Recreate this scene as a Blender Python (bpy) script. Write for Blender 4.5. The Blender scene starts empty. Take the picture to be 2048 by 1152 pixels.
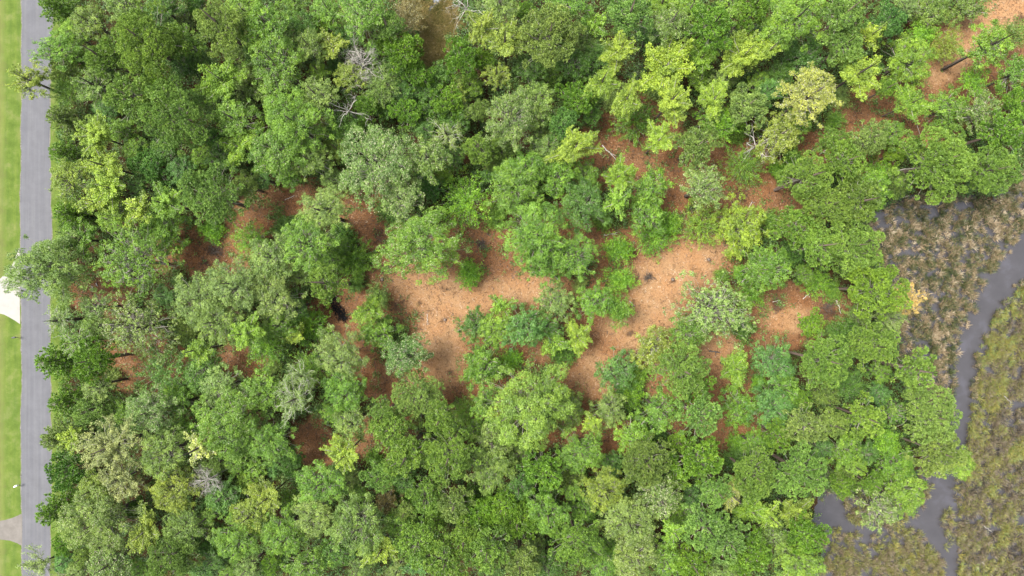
import bpy, math, random
import numpy as np
from math import radians, pi, sin, cos, sqrt
from mathutils import Vector

# ---------------------------------------------------------------- camera, sky, sun, exposure
SC = bpy.context.scene
COL = SC.collection
H = 115.0                      # height of the drone above the ground
W = 170.0                      # metres of ground across the picture
S = W / 2048.0                 # metres of ground per photo pixel
cam = bpy.data.cameras.new('camera')
cam.sensor_width = 36.0
cam.lens = 36.0 * H / W
cam.clip_start = 0.5
cam.clip_end = 2000
camo = bpy.data.objects.new('camera', cam)
COL.objects.link(camo)
camo.location = (0, 0, H)
camo.rotation_euler = (0, 0, 0)
SC.camera = camo

SUN_EL, SUN_AZ = 64.0, 285.0     # azimuth clockwise from the picture's top
world = bpy.data.worlds.new('World')
SC.world = world
world.use_nodes = True
wn = world.node_tree
for n in list(wn.nodes):
    wn.nodes.remove(n)
sky = wn.nodes.new('ShaderNodeTexSky')
sky.sky_type = 'NISHITA'
sky.sun_disc = False
sky.sun_elevation = radians(SUN_EL)
sky.sun_rotation = radians(SUN_AZ)
sky.dust_density = 4.0
sky.air_density = 1.0
sky.ozone_density = 0.6
bg = wn.nodes.new('ShaderNodeBackground')
bg.inputs['Strength'].default_value = 0.15
wo = wn.nodes.new('ShaderNodeOutputWorld')
hsv = wn.nodes.new('ShaderNodeHueSaturation')      # thin high cloud: a whiter sky
hsv.inputs['Saturation'].default_value = 0.40
wn.links.new(sky.outputs[0], hsv.inputs['Color'])
wn.links.new(hsv.outputs[0], bg.inputs[0])
wn.links.new(bg.outputs[0], wo.inputs[0])
sl = bpy.data.lights.new('sun', 'SUN')
sl.energy = 2.9
sl.angle = radians(20)
sl.color = (1.0, 0.95, 0.86)
so = bpy.data.objects.new('sun', sl)
COL.objects.link(so)
so.rotation_euler = (radians(90 - SUN_EL), 0, radians(180 - SUN_AZ))
SC.view_settings.view_transform = 'Standard'
SC.view_settings.look = 'None'
SC.view_settings.exposure = 1.24
SC.view_settings.gamma = 1.0
SC.cycles.max_bounces = 6
SC.cycles.diffuse_bounces = 3
SC.cycles.transmission_bounces = 3
SC.cycles.transparent_max_bounces = 4

rnd = random.Random(7)
RG = np.random.default_rng(11)

def gx(px): return (px - 1024.0) * S
def gy(py): return (576.0 - py) * S
def at(px, py, z=0.0):
    """world point at height z that stands under photo pixel px, py"""
    k = (H - z) / H
    return Vector((gx(px) * k, gy(py) * k, z))

def tag(o, label=None, cat=None, group=None, kind=None):
    if label: o['label'] = label
    if cat: o['category'] = cat
    if group: o['group'] = group
    if kind: o['kind'] = kind
    return o

# ---------------------------------------------------------------- numpy noise
def vnoise(x, y, seed=0):
    x = np.asarray(x, dtype=np.float64); y = np.asarray(y, dtype=np.float64)
    xi = np.floor(x).astype(np.int64); yi = np.floor(y).astype(np.int64)
    xf = x - xi; yf = y - yi
    def h(a, b):
        n = (a * 374761393 + b * 668265263 + seed * 974634777) & 0x7fffffff
        n = ((n ^ (n >> 13)) * 1274126177) & 0x7fffffff
        n = n ^ (n >> 16)
        return (n & 0xffff) / 65535.0
    u = xf * xf * (3 - 2 * xf); v = yf * yf * (3 - 2 * yf)
    return (h(xi, yi) * (1 - u) + h(xi + 1, yi) * u) * (1 - v) + (h(xi, yi + 1) * (1 - u) + h(xi + 1, yi + 1) * u) * v
def fbm(x, y, seed=0, o=3):
    r = 0; a = 0.5; t = 0
    for i in range(o):
        r = r + a * vnoise(x * 2 ** i, y * 2 ** i, seed + i * 17); t += a; a *= 0.5
    return r / t
def sstep(a, b, x):
    t = np.clip((x - a) / (b - a), 0, 1)
    return t * t * (3 - 2 * t)
def inpoly(px, py, poly):
    px = np.asarray(px, float); py = np.asarray(py, float)
    r = np.zeros(px.shape, bool); n = len(poly); j = n - 1
    for i in range(n):
        xi, yi = poly[i]; xj, yj = poly[j]
        if yi != yj:
            c = ((yi > py) != (yj > py)) & (px < (xj - xi) * (py - yi) / (yj - yi) + xi)
            r ^= c
        j = i
    return r
def seg_d(px, py, pts):
    """signed clearance to a poly-line of (x, y, half width): <0 inside"""
    best = np.full(np.shape(px), 1e9)
    for (x0, y0, w0), (x1, y1, w1) in zip(pts[:-1], pts[1:]):
        dx, dy = x1 - x0, y1 - y0
        t = np.clip(((px - x0) * dx + (py - y0) * dy) / (dx * dx + dy * dy + 1e-9), 0, 1)
        d = np.hypot(px - x0 - t * dx, py - y0 - t * dy) - (w0 + t * (w1 - w0))
        best = np.minimum(best, d)
    return best

# ---------------------------------------------------------------- zones of the ground (in photo pixels at ground level)
OPEN = [(900,560,195,85),(1030,565,110,60),(885,680,72,120),(912,775,45,50),(1340,510,155,90),(1280,620,115,115),
 (1190,720,90,90),(1590,620,120,62),(1480,700,90,60),(1450,800,75,110),(420,500,120,62),(545,420,112,42,-0.35),(285,730,95,62),
 (690,640,70,75),(740,440,60,65),(960,460,65,55),(640,890,50,42),(490,725,55,40),(1190,865,120,45),(1270,270,95,80),
 (1200,330,65,50),(1400,330,160,50),(1500,400,110,42),(1640,290,65,42),(1740,220,95,55),(1880,150,85,65),(1965,65,130,72),
 (2040,20,70,70),(1960,170,105,55),(1850,260,85,42),(1450,430,85,42),(1130,440,65,45),(1000,790,75,45),(790,780,70,60),
 (720,700,55,65),(740,880,60,50),(1350,800,60,60),(1520,850,60,42),(1300,370,70,65),(1100,620,110,65),(1600,430,60,60),
 (210,590,60,40),(1350,720,80,60),(1740,360,40,60),(1190,480,60,50),(1040,690,60,60)]
TAN = [(1350,545,120,55,-0.6),(2020,20,60,50,0),(1900,130,60,30,-0.6),(1290,640,80,80,0),(900,590,120,48,0.2),(880,690,50,90,0),(1960,65,140,52,-0.5),(1060,580,90,30,0),(1590,640,60,26,0),(1435,690,40,50,0),(1200,750,50,50,0)]
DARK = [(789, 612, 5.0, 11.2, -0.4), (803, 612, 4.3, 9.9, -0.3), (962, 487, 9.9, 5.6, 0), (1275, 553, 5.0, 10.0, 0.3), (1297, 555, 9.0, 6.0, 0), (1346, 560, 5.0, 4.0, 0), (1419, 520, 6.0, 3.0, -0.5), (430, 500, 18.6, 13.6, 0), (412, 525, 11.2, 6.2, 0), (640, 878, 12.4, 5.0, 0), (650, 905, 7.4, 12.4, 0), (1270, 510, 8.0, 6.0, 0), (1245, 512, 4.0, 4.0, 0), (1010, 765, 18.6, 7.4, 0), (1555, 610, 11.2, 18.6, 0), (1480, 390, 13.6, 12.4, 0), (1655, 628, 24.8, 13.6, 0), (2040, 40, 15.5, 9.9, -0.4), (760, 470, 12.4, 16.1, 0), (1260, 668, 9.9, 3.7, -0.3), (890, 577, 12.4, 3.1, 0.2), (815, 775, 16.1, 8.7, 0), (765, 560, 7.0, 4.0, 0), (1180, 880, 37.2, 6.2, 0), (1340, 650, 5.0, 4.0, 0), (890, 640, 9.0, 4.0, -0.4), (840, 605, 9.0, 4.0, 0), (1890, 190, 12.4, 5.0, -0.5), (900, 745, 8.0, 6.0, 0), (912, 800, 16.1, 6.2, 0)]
def blob(px, py, L, soft=0.35):
    m = np.zeros(np.shape(px))
    for b in L:
        x, y, rx, ry = b[:4]; a = b[4] if len(b) > 4 else 0
        dx = px - x; dy = py - y
        u = dx * cos(a) + dy * sin(a); v = -dx * sin(a) + dy * cos(a)
        d = np.sqrt((u / rx) ** 2 + (v / ry) ** 2)
        m = np.maximum(m, 1 - sstep(1 - soft, 1 + soft, d))
    return m
MARSH = [(2700,250),(2048,345),(1985,400),(1900,384),(1790,400),(1722,440),(1735,500),(1765,560),(1790,640),(1790,720),(1815,790),
 (1870,850),(1880,930),(1800,965),(1700,970),(1632,975),(1622,1040),(1640,1100),(1630,1152),(1630,1500),(2700,1500)]
CREEK = [(2400,430,36),(2110,470,32),(2048,512,31),(1990,590,25),(1955,650,23),(1930,718,20),(1925,782,18),(1918,863,19),
 (1890,950,26),(1880,1000,25),(1850,1040,15),(1800,1056,4),(1735,1066,4),(1680,1050,15),(1660,1000,17)]
ARM = [(1852,1042,20),(1888,1100,14),(1908,1152,13),(1915,1260,14)]
GAP = (873, 75, 32, 72)
def creek_d(px, py):
    wob = (fbm(px / 22.0, py / 22.0, 5) - 0.5) * 20 + (fbm(px / 6.0, py / 6.0, 15) - 0.5) * 12
    return np.minimum(seg_d(px, py, CREEK), seg_d(px, py, ARM)) + wob
def marsh_m(px, py):
    wx = (fbm(px / 40.0, py / 40.0, 3) - 0.5) * 30
    return inpoly(px + wx, py + wx * 0.7, MARSH)
def pond_d(px, py):
    wob = (fbm(px / 10.0, py / 10.0, 25) - 0.5) * 10
    return seg_d(px, py, [(905,-60,16),(872,0,15),(858,24,8),(862,42,9),(857,58,5)]) + wob
def open_m(px, py):
    w1 = (fbm(px / 45.0, py / 45.0, 31) - 0.5) * 70; w2 = (fbm(px / 45.0, py / 45.0, 47) - 0.5) * 70
    return blob(px + w1, py + w2, OPEN, 0.3)

# ---------------------------------------------------------------- materials
def new_mat(name):
    m = bpy.data.materials.new(name); m.use_nodes = True
    nt = m.node_tree
    for n in list(nt.nodes): nt.nodes.remove(n)
    out = nt.nodes.new('ShaderNodeOutputMaterial')
    return m, nt, out
def N(nt, t, **kw):
    n = nt.nodes.new(t)
    for k, v in kw.items():
        if k in n.inputs.keys() if hasattr(n.inputs, 'keys') else False: n.inputs[k].default_value = v
        else: setattr(n, k, v)
    return n
def noise(nt, scale, detail=3, rough=0.6, vec=None, dist=0):
    n = nt.nodes.new('ShaderNodeTexNoise'); n.inputs['Scale'].default_value = scale
    n.inputs['Detail'].default_value = detail; n.inputs['Roughness'].default_value = rough
    n.inputs['Distortion'].default_value = dist
    if vec is not None: nt.links.new(vec, n.inputs['Vector'])
    return n
def ramp(nt, fac, stops):
    r = nt.nodes.new('ShaderNodeValToRGB'); e = r.color_ramp.elements
    while len(e) < len(stops): e.new(0.5)
    for i, (p, c) in enumerate(stops):
        e[i].position = p; e[i].color = (c[0], c[1], c[2], 1) if hasattr(c, '__len__') else (c, c, c, 1)
    nt.links.new(fac, r.inputs[0]); return r
def mixc(nt, fac, a, b, mode='MIX'):
    m = nt.nodes.new('ShaderNodeMix'); m.data_type = 'RGBA'; m.blend_type = mode
    if hasattr(fac, 'is_linked') or hasattr(fac, 'links'): nt.links.new(fac, m.inputs[0])
    else: m.inputs[0].default_value = fac
    for i, v in ((6, a), (7, b)):
        if isinstance(v, (tuple, list)): m.inputs[i].default_value = (v[0], v[1], v[2], 1)
        else: nt.links.new(v, m.inputs[i])
    return m.outputs[2]
def mth(nt, op, a, b=None, clamp=False):
    m = nt.nodes.new('ShaderNodeMath'); m.operation = op; m.use_clamp = clamp
    for i, v in ((0, a), (1, b)):
        if v is None: continue
        if isinstance(v, (int, float)): m.inputs[i].default_value = v
        else: nt.links.new(v, m.inputs[i])
    return m.outputs[0]
def attr(nt, name):
    a = nt.nodes.new('ShaderNodeAttribute'); a.attribute_name = name; return a
def coords(nt):
    g = nt.nodes.new('ShaderNodeNewGeometry'); return g.outputs['Position']
def principled(nt, out, col, rough=0.8, spec=0.2, bump=None, bstr=0.3, bdist=0.02):
    p = nt.nodes.new('ShaderNodeBsdfPrincipled')
    if isinstance(col, (tuple, list)): p.inputs['Base Color'].default_value = (col[0], col[1], col[2], 1)
    else: nt.links.new(col, p.inputs['Base Color'])
    p.inputs['Roughness'].default_value = rough
    p.inputs['Specular IOR Level'].default_value = spec
    if bump is not None:
        b = nt.nodes.new('ShaderNodeBump'); b.inputs['Strength'].default_value = bstr; b.inputs['Distance'].default_value = bdist
        nt.links.new(bump, b.inputs['Height']); nt.links.new(b.outputs[0], p.inputs['Normal'])
    nt.links.new(p.outputs[0], out.inputs[0]); return p

def leaf_surface(nt, out, col, trans=0.28):
    d = nt.nodes.new('ShaderNodeBsdfDiffuse'); nt.links.new(col, d.inputs[0])
    t = nt.nodes.new('ShaderNodeBsdfTranslucent'); nt.links.new(col, t.inputs[0])
    g = nt.nodes.new('ShaderNodeBsdfGlossy'); g.inputs['Roughness'].default_value = 0.5; g.inputs[0].default_value = (0.9, 0.95, 0.9, 1)
    m = nt.nodes.new('ShaderNodeMixShader'); m.inputs[0].default_value = trans
    nt.links.new(d.outputs[0], m.inputs[1]); nt.links.new(t.outputs[0], m.inputs[2])
    m2 = nt.nodes.new('ShaderNodeMixShader'); m2.inputs[0].default_value = 0.035
    nt.links.new(m.outputs[0], m2.inputs[1]); nt.links.new(g.outputs[0], m2.inputs[2])
    nt.links.new(m2.outputs[0], out.inputs[0])

LEAFK = 1.0
def mat_foliage():
    m, nt, out = new_mat('foliage')
    oi = nt.nodes.new('ShaderNodeObjectInfo')
    t = attr(nt, 'tint'); f = attr(nt, 'fleck')
    # clump-to-clump colour: darker and bluer clumps, lighter and yellower clumps
    br = nt.nodes.new('ShaderNodeMapRange'); br.inputs[3].default_value = 0.50; br.inputs[4].default_value = 1.60
    nt.links.new(t.outputs['Fac'], br.inputs[0])
    hs = nt.nodes.new('ShaderNodeHueSaturation')
    hue = nt.nodes.new('ShaderNodeMapRange'); hue.inputs[3].default_value = 0.506; hue.inputs[4].default_value = 0.477
    nt.links.new(t.outputs['Fac'], hue.inputs[0])
    nt.links.new(hue.outputs[0], hs.inputs['Hue']); nt.links.new(br.outputs[0], hs.inputs['Value'])
    nt.links.new(oi.outputs['Color'], hs.inputs['Color']); hs.inputs['Saturation'].default_value = 1.0
    fl = mth(nt, 'LESS_THAN', f.outputs['Fac'], oi.outputs['Alpha'])
    c = mixc(nt, fl, hs.outputs[0], (0.42, 0.42, 0.25))
    leaf_surface(nt, out, c)
    return m
def mat_ramp_leaf(name, stops, trans=0.2):
    m, nt, out = new_mat(name)
    t = attr(nt, 'tint')
    r = ramp(nt, t.outputs['Fac'], stops)
    leaf_surface(nt, out, r.outputs[0], trans)
    return m
def mat_bark(name, a, b):
    m, nt, out = new_mat(name)
    tc = nt.nodes.new('ShaderNodeTexCoord')
    mp = nt.nodes.new('ShaderNodeMapping'); mp.inputs['Scale'].default_value = (6, 6, 1.2)
    nt.links.new(tc.outputs['Object'], mp.inputs[0])
    n = noise(nt, 2.5, 4, 0.7, mp.outputs[0])
    r = ramp(nt, n.outputs[0], [(0.3, a), (0.7, b)])
    principled(nt, out, r.outputs[0], 0.9, 0.1, n.outputs[0], 0.5, 0.03)
    return m
M_LEAF = mat_foliage()
M_BARK = mat_bark('bark_dark', (0.05, 0.04, 0.035), (0.16, 0.135, 0.115))
M_BARKP = mat_bark('bark_pine', (0.10, 0.07, 0.055), (0.24, 0.19, 0.16))
M_TWIG = mat_bark('bark_twig', (0.17, 0.155, 0.13), (0.36, 0.34, 0.29))
M_DEAD = mat_bark('bark_dead', (0.28, 0.26, 0.235), (0.56, 0.53, 0.49))

# ---------------------------------------------------------------- mesh helpers
def quad_mesh(name, P, tint=None, fleck=None, mat=None):
    """P: (N,4,3) four corners per leaf"""
    n = len(P)
    me = bpy.data.meshes.new(name)
    me.vertices.add(n * 4); me.loops.add(n * 4); me.polygons.add(n)
    me.vertices.foreach_set('co', P.reshape(-1).astype(np.float32))
    me.loops.foreach_set('vertex_index', np.arange(n * 4, dtype=np.int32))
    me.polygons.foreach_set('loop_start', np.arange(0, n * 4, 4, dtype=np.int32))
    me.update(calc_edges=True)
    for k, v in (('tint', tint), ('fleck', fleck)):
        if v is not None:
            a = me.attributes.new(k, 'FLOAT', 'FACE'); a.data.foreach_set('value', v.astype(np.float32))
    if mat: me.materials.append(mat)
    return me
def unit(v):
    return v / (np.linalg.norm(v, axis=-1, keepdims=True) + 1e-9)
def leaves(C, Nn, size, aspect, rg):
    """leaf-shaped quads centred at C, facing Nn"""
    n = len(C)
    a = unit(np.cross(Nn, rg.normal(size=(n, 3))))
    b = np.cross(Nn, a)
    L = (size * 0.5)[:, None]; Wd = (size * 0.5 * aspect)[:, None]
    off = rg.uniform(-0.25, 0.15, (n, 1))
    return np.stack([C - a * L, C + a * L * off + b * Wd, C + a * L, C + a * L * off - b * Wd], axis=1)
def blades(B, D, length, width, rg):
    """needle/grass blades that start at B and run along D"""
    n = len(B)
    s = unit(np.cross(D, rg.normal(size=(n, 3)))) * (width * 0.5)[:, None]
    T = B + D * length[:, None]
    Mi = B + D * (length * 0.55)[:, None]
    return np.stack([B, Mi + s, T, Mi - s], axis=1)
def tubes_mesh(name, chains, mat, sides=5):
    """chains: list of [(point, radius), ...]; all merged in one mesh"""
    vs = []; fs = []
    for ch in chains:
        base = len(vs); k = len(ch)
        for i, (p, r) in enumerate(ch):
            p = Vector(p)
            q0 = Vector(ch[max(0, i - 1)][0]); q1 = Vector(ch[min(k - 1, i + 1)][0])
            d = (q1 - q0).normalized() if (q1 - q0).length > 1e-6 else Vector((0, 0, 1))
            a = d.cross(Vector((0.31, 0.92, 0.2))).normalized(); b = d.cross(a)
            for s in range(sides):
                t = 2 * pi * s / sides
                vs.append(p + (a * cos(t) + b * sin(t)) * r)
        for i in range(k - 1):
            for s in range(sides):
                s2 = (s + 1) % sides
                fs.append((base + i * sides + s, base + i * sides + s2, base + (i + 1) * sides + s2, base + (i + 1) * sides + s))
        fs.append(tuple(base + (k - 1) * sides + s for s in range(sides)))
        fs.append(tuple(base + s for s in reversed(range(sides))))
    me = bpy.data.meshes.new(name)
    me.from_pydata([tuple(v) for v in vs], [], fs)
    for p in me.polygons: p.use_smooth = True
    me.materials.append(mat)
    return me
def link(name, me, parent=None):
    o = bpy.data.objects.new(name, me); COL.objects.link(o)
    if parent: o.parent = parent
    return o
def curve_chain(p0, p1, r0, r1, n, rg, wob=0.08, sag=0.0):
    p0 = np.array(p0, float); p1 = np.array(p1, float); L = np.linalg.norm(p1 - p0)
    out = []
    for i in range(n + 1):
        t = i / n
        p = p0 + (p1 - p0) * t
        p = p + rg.normal(size=3) * wob * L * (0 if i in (0, n) else 1) * 0.5
        p[2] += sag * L * sin(pi * t)
        out.append((tuple(p), r0 + (r1 - r0) * t))
    return out

# ---------------------------------------------------------------- crowns (built in metres, origin where the crown begins)
def disc_points(n, rmax, rg, pw=0.5):
    a = rg.uniform(0, 2 * pi) + np.arange(n) * 2.39996
    d = ((np.arange(n) + 0.5) / n) ** pw * rmax
    ph = rg.uniform(0, 6.28, 3)                      # an uneven outline
    d = d * (1 + 0.13 * np.sin(2 * a + ph[0]) + 0.12 * np.sin(3 * a + ph[1]) + 0.09 * np.sin(5 * a + ph[2]))
    p = np.stack([np.cos(a) * d, np.sin(a) * d], 1) + rg.normal(size=(n, 2)) * rmax * 0.10
    return p
def sphere_dirs(n, rg):
    i = np.arange(n) + 0.5
    z = 1 - 2 * i / n; a = i * 2.39996 + rg.uniform(0, 6)
    r = np.sqrt(1 - z * z)
    return unit(np.stack([r * np.cos(a), r * np.sin(a), z], 1) + rg.normal(size=(n, 3)) * 0.12)
def lobes_of(R, n, D, lr, rg, lower=0.4):
    P = disc_points(n, R * 0.76, rg)
    d = np.hypot(P[:, 0], P[:, 1]) / R
    z = D * (0.12 + 0.68 * np.sqrt(np.clip(1 - d ** 2, 0.02, 1))) + rg.normal(size=n) * D * 0.10
    C = np.column_stack([P, z]); r = rg.uniform(lr[0], lr[1], n) * R
    m = int(n * lower)                                # a lower ring, seen from the side and through gaps
    a = rg.uniform(0, 2 * pi, m); q = rg.uniform(0.25, 0.8, m) * R
    C2 = np.column_stack([np.cos(a) * q, np.sin(a) * q, rg.uniform(0.02, 0.3, m) * D]); r2 = rg.uniform(lr[0], lr[1], m) * R * 0.9
    q = int(n * 0.42)                                 # small sprays that stick out beyond the outline
    a = rg.uniform(0, 2 * pi, q); d = rg.uniform(0.88, 1.12, q) * R
    C3 = np.column_stack([np.cos(a) * d, np.sin(a) * d, rg.uniform(0.1, 0.5, q) * D]); r3 = rg.uniform(0.05, 0.10, q) * R
    return np.vstack([C, C2, C3]), np.concatenate([r, r2, r3])
def lobe_surface(C, r, spacing, rg, zmin=-0.4, flat=0.8):
    pts = []; nrm = []; lid = []
    for i in range(len(C)):
        n = max(8, int(4 * pi * r[i] ** 2 / spacing ** 2))
        d = sphere_dirs(n, rg); d = d[d[:, 2] > zmin]
        p = C[i] + d * r[i] * np.array([1, 1, flat]) * rg.uniform(0.86, 1.08, (len(d), 1))
        keep = np.ones(len(p), bool)
        for j in range(len(C)):
            if j != i:
                q = (p - C[j]) / np.array([1, 1, flat])
                keep &= np.linalg.norm(q, axis=1) > r[j] * 0.82
        pts.append(p[keep]); nrm.append(d[keep]); lid.append(np.full(keep.sum(), i))
    return np.vstack(pts), np.vstack(nrm), np.concatenate(lid)

def crown_pine(R, seed):
    rg = np.random.default_rng(seed); D = R * 1.2
    n = int(16 + R * 3.6)
    C, r = lobes_of(R, n, D, (0.12, 0.24), rg, 0.6)
    P, Nn, L = lobe_surface(C, r, 0.38, rg, -0.4, 0.78)
    k = 19; m = len(P)
    lt = rg.uniform(0.30, 0.70, len(C))
    tt = np.clip(lt[L] + rg.normal(size=m) * 0.16, 0, 1)
    ax = unit(Nn + np.array([0, 0, 0.55]))
    B = np.repeat(P, k, 0); A = np.repeat(ax, k, 0)
    dd = unit(rg.normal(size=(m * k, 3)) * 0.75 + A * 0.85)
    ln = rg.uniform(0.18, 0.34, m * k); wd = rg.uniform(0.07, 0.11, m * k)
    Q = blades(B - A * 0.06, dd, ln, wd, rg)
    tint = np.clip(np.repeat(tt, k) + rg.normal(size=m * k) * 0.10, 0, 1)
    limbs = [curve_chain((0, 0, 0), (0, 0, D * 0.7), 0.14, 0.05, 3, rg, 0.03)]
    for i in range(len(C)):
        c = C[i]; limbs.append(curve_chain((0, 0, c[2] * 0.35), (c[0], c[1], c[2] - r[i] * 0.2), 0.08 if r[i] > R * 0.102 else 0.03, 0.02, 3, rg, 0.08, -0.04))
    return Q, tint, rg.uniform(0, 1, m * k), limbs, D

def crown_oak(R, seed, sparse=False, leaf=0.155):
    rg = np.random.default_rng(seed); D = R * 1.1
    n = int(20 + R * 6.5)
    C, r = lobes_of(R, n, D, (0.08, 0.19) if not sparse else (0.09, 0.17), rg, 0.5 if not sparse else 0.3)
    P, Nn, L = lobe_surface(C, r, 0.46 if not sparse else 0.60, rg, -0.25, 0.7)
    keep = rg.uniform(size=len(P)) < (0.84 if not sparse else 0.62)
    P, Nn, L = P[keep], Nn[keep], L[keep]
    k = 30 if not sparse else 24; m = len(P)
    sg = rg.uniform(0.08, 0.20, m)
    lt = rg.uniform(0.25, 0.72, len(C)); tt = np.clip(lt[L] + rg.normal(size=m) * 0.15, 0, 1)
    Cc = np.repeat(P, k, 0) + rg.normal(size=(m * k, 3)) * np.repeat(sg, k)[:, None] * np.array([1, 1, 0.6])
    nn = unit(np.repeat(Nn, k, 0) * 0.6 + np.array([0, 0, 0.6]) + rg.normal(size=(m * k, 3)) * 0.55)
    Q = leaves(Cc, nn, rg.uniform(0.7, 1.25, m * k) * leaf, rg.uniform(0.5, 0.8, m * k), rg)
    tint = np.clip(np.repeat(tt, k) + rg.normal(size=m * k) * 0.13, 0, 1)
    limbs = []
    for i in range(len(C)):
        c = C[i]
        big = r[i] > R * 0.102
        limbs.append(curve_chain((0, 0, 0), c, 0.11 if big else 0.03, 0.035 if big else 0.012, 4, rg, 0.10, 0.05))
        for j in range((1 + i % 2 if not sparse else 4) if big else 0):         # twigs that come to the surface of the clump
            d = unit(rg.normal(size=3) + np.array([0, 0, 0.8])) * r[i] * rg.uniform(0.7, 1.08)
            limbs.append(curve_chain(c, c + d, 0.035, 0.014, 2, rg, 0.15))
    return Q, tint, rg.uniform(0, 1, m * k), limbs, D

def crown_maple(R, seed):
    rg = np.random.default_rng(seed); D = R * 1.1
    nb = int(11 + R * 0.9)
    cl = []; cr = []; ct = []; limbs = [curve_chain((0, 0, 0), (0, 0, D * 0.7), 0.12, 0.04, 3, rg, 0.04)]
    for i in range(nb):
        az = i * 2.39996 + rg.normal() * 0.25; el = radians(rg.uniform(8, 72)) if i > 2 else radians(rg.uniform(55, 85))
        ln = R * rg.uniform(0.72, 1.12) * (0.62 + 0.38 * cos(el)); o = np.array([0, 0, D * rg.uniform(0.0, 0.30)])
        d = np.array([cos(az) * cos(el), sin(az) * cos(el), sin(el) * 0.85])
        e = o + d * ln; limbs.append(curve_chain(o, e, 0.08, 0.015, 3, rg, 0.05, 0.05)); bt = rg.uniform(0.3, 0.7)
        steps = int(ln / 0.42)
        for s in range(1, steps + 1):
            t = 0.22 + 0.80 * s / steps
            w = 0.42 * (1.25 - 0.75 * t)
            p = o + d * ln * t; cl.append(p); cr.append(w * 0.72); ct.append(bt)
            side = np.array([-d[1], d[0], 0]); side = side / (np.linalg.norm(side) + 1e-6)
            for sg in (-1, 1):
                sl = R * 0.36 * (1.2 - t) * rg.uniform(0.5, 1.15)
                q = 1
                while q * 0.42 < sl:
                    pp = p + (side * sg + d * 0.55) * q * 0.42 + np.array([0, 0, -0.05 * q]) + rg.normal(size=3) * 0.08
                    cl.append(pp); cr.append(w * 0.66); ct.append(bt + rg.normal() * 0.1); q += 1
    P = np.array(cl); m = len(P); k = 36; sg = np.array(cr) * 0.75
    tt = np.clip(np.array(ct) + rg.normal(size=m) * 0.14, 0, 1)
    Cc = np.repeat(P, k, 0) + rg.normal(size=(m * k, 3)) * np.repeat(sg, k)[:, None] * np.array([1, 1, 0.75])
    nn = unit(np.array([0, 0, 0.9]) + rg.normal(size=(m * k, 3)) * 0.6)
    Q = leaves(Cc, nn, rg.uniform(0.7, 1.3, m * k) * 0.158, rg.uniform(0.6, 0.9, m * k), rg)
    tint = np.clip(np.repeat(tt, k) + rg.normal(size=m * k) * 0.14, 0, 1)
    return Q, tint, rg.uniform(0, 1, m * k), limbs, D

def crown_feather(R, seed, twiggy=False):
    rg = np.random.default_rng(seed); D = R * 0.9
    nb = int(24 + R * 5) if not twiggy else int(20 + R * 3); cl = []; ct = []; dr = []; limbs = []
    for i in range(nb):
        az = i * 2.39996 + rg.normal() * 0.2; el = radians(rg.uniform(5, 80)); ln = R * rg.uniform(0.7, 1.05)
        o = np.array([0, 0, D * rg.uniform(0, 0.35)]); d = np.array([cos(az) * cos(el), sin(az) * cos(el), sin(el) * 0.8])
        e = o + d * ln; bt = rg.uniform(0.25, 0.75)
        limbs.append(curve_chain(o, e, 0.05 if not twiggy else 0.05, 0.012, 4, rg, 0.07, 0.05))
        side = np.array([-d[1], d[0], 0.1]); side /= np.linalg.norm(side)
        for s in range(int(ln / 0.5)):
            t = rg.uniform(0.3, 1.0); p = o + d * ln * t
            q = unit(d * 0.8 + side * rg.choice([-1, 1]) * rg.uniform(0.4, 1.0) + rg.normal(size=3) * 0.2); l2 = rg.uniform(0.5, 1.0) * (R * 0.28)
            if twiggy or rg.uniform() < 0.25: limbs.append(curve_chain(p, p + q * l2, 0.022, 0.010, 2, rg, 0.12))
            kk = 42 if not twiggy else 34
            u = rg.uniform(0.1, 1.05, kk)
            cl.append(p + q * l2 * u[:, None] + rg.normal(size=(kk, 3)) * (0.11 if not twiggy else 0.13)); ct.append(np.full(kk, bt + rg.normal() * 0.12)); dr.append(np.repeat(q[None], kk, 0))
    P = np.vstack(cl); tt = np.concatenate(ct); dd = np.vstack(dr); m = len(P)
    nn = unit(np.array([0, 0, 0.8]) + rg.normal(size=(m, 3)) * 0.7)
    Q = leaves(P, nn, rg.uniform(0.7, 1.3, m) * (0.19 if not twiggy else 0.15), rg.uniform(0.35, 0.6, m), rg)
    return Q, np.clip(tt + rg.normal(size=m) * 0.13, 0, 1), rg.uniform(0, 1, m), limbs, D

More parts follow.
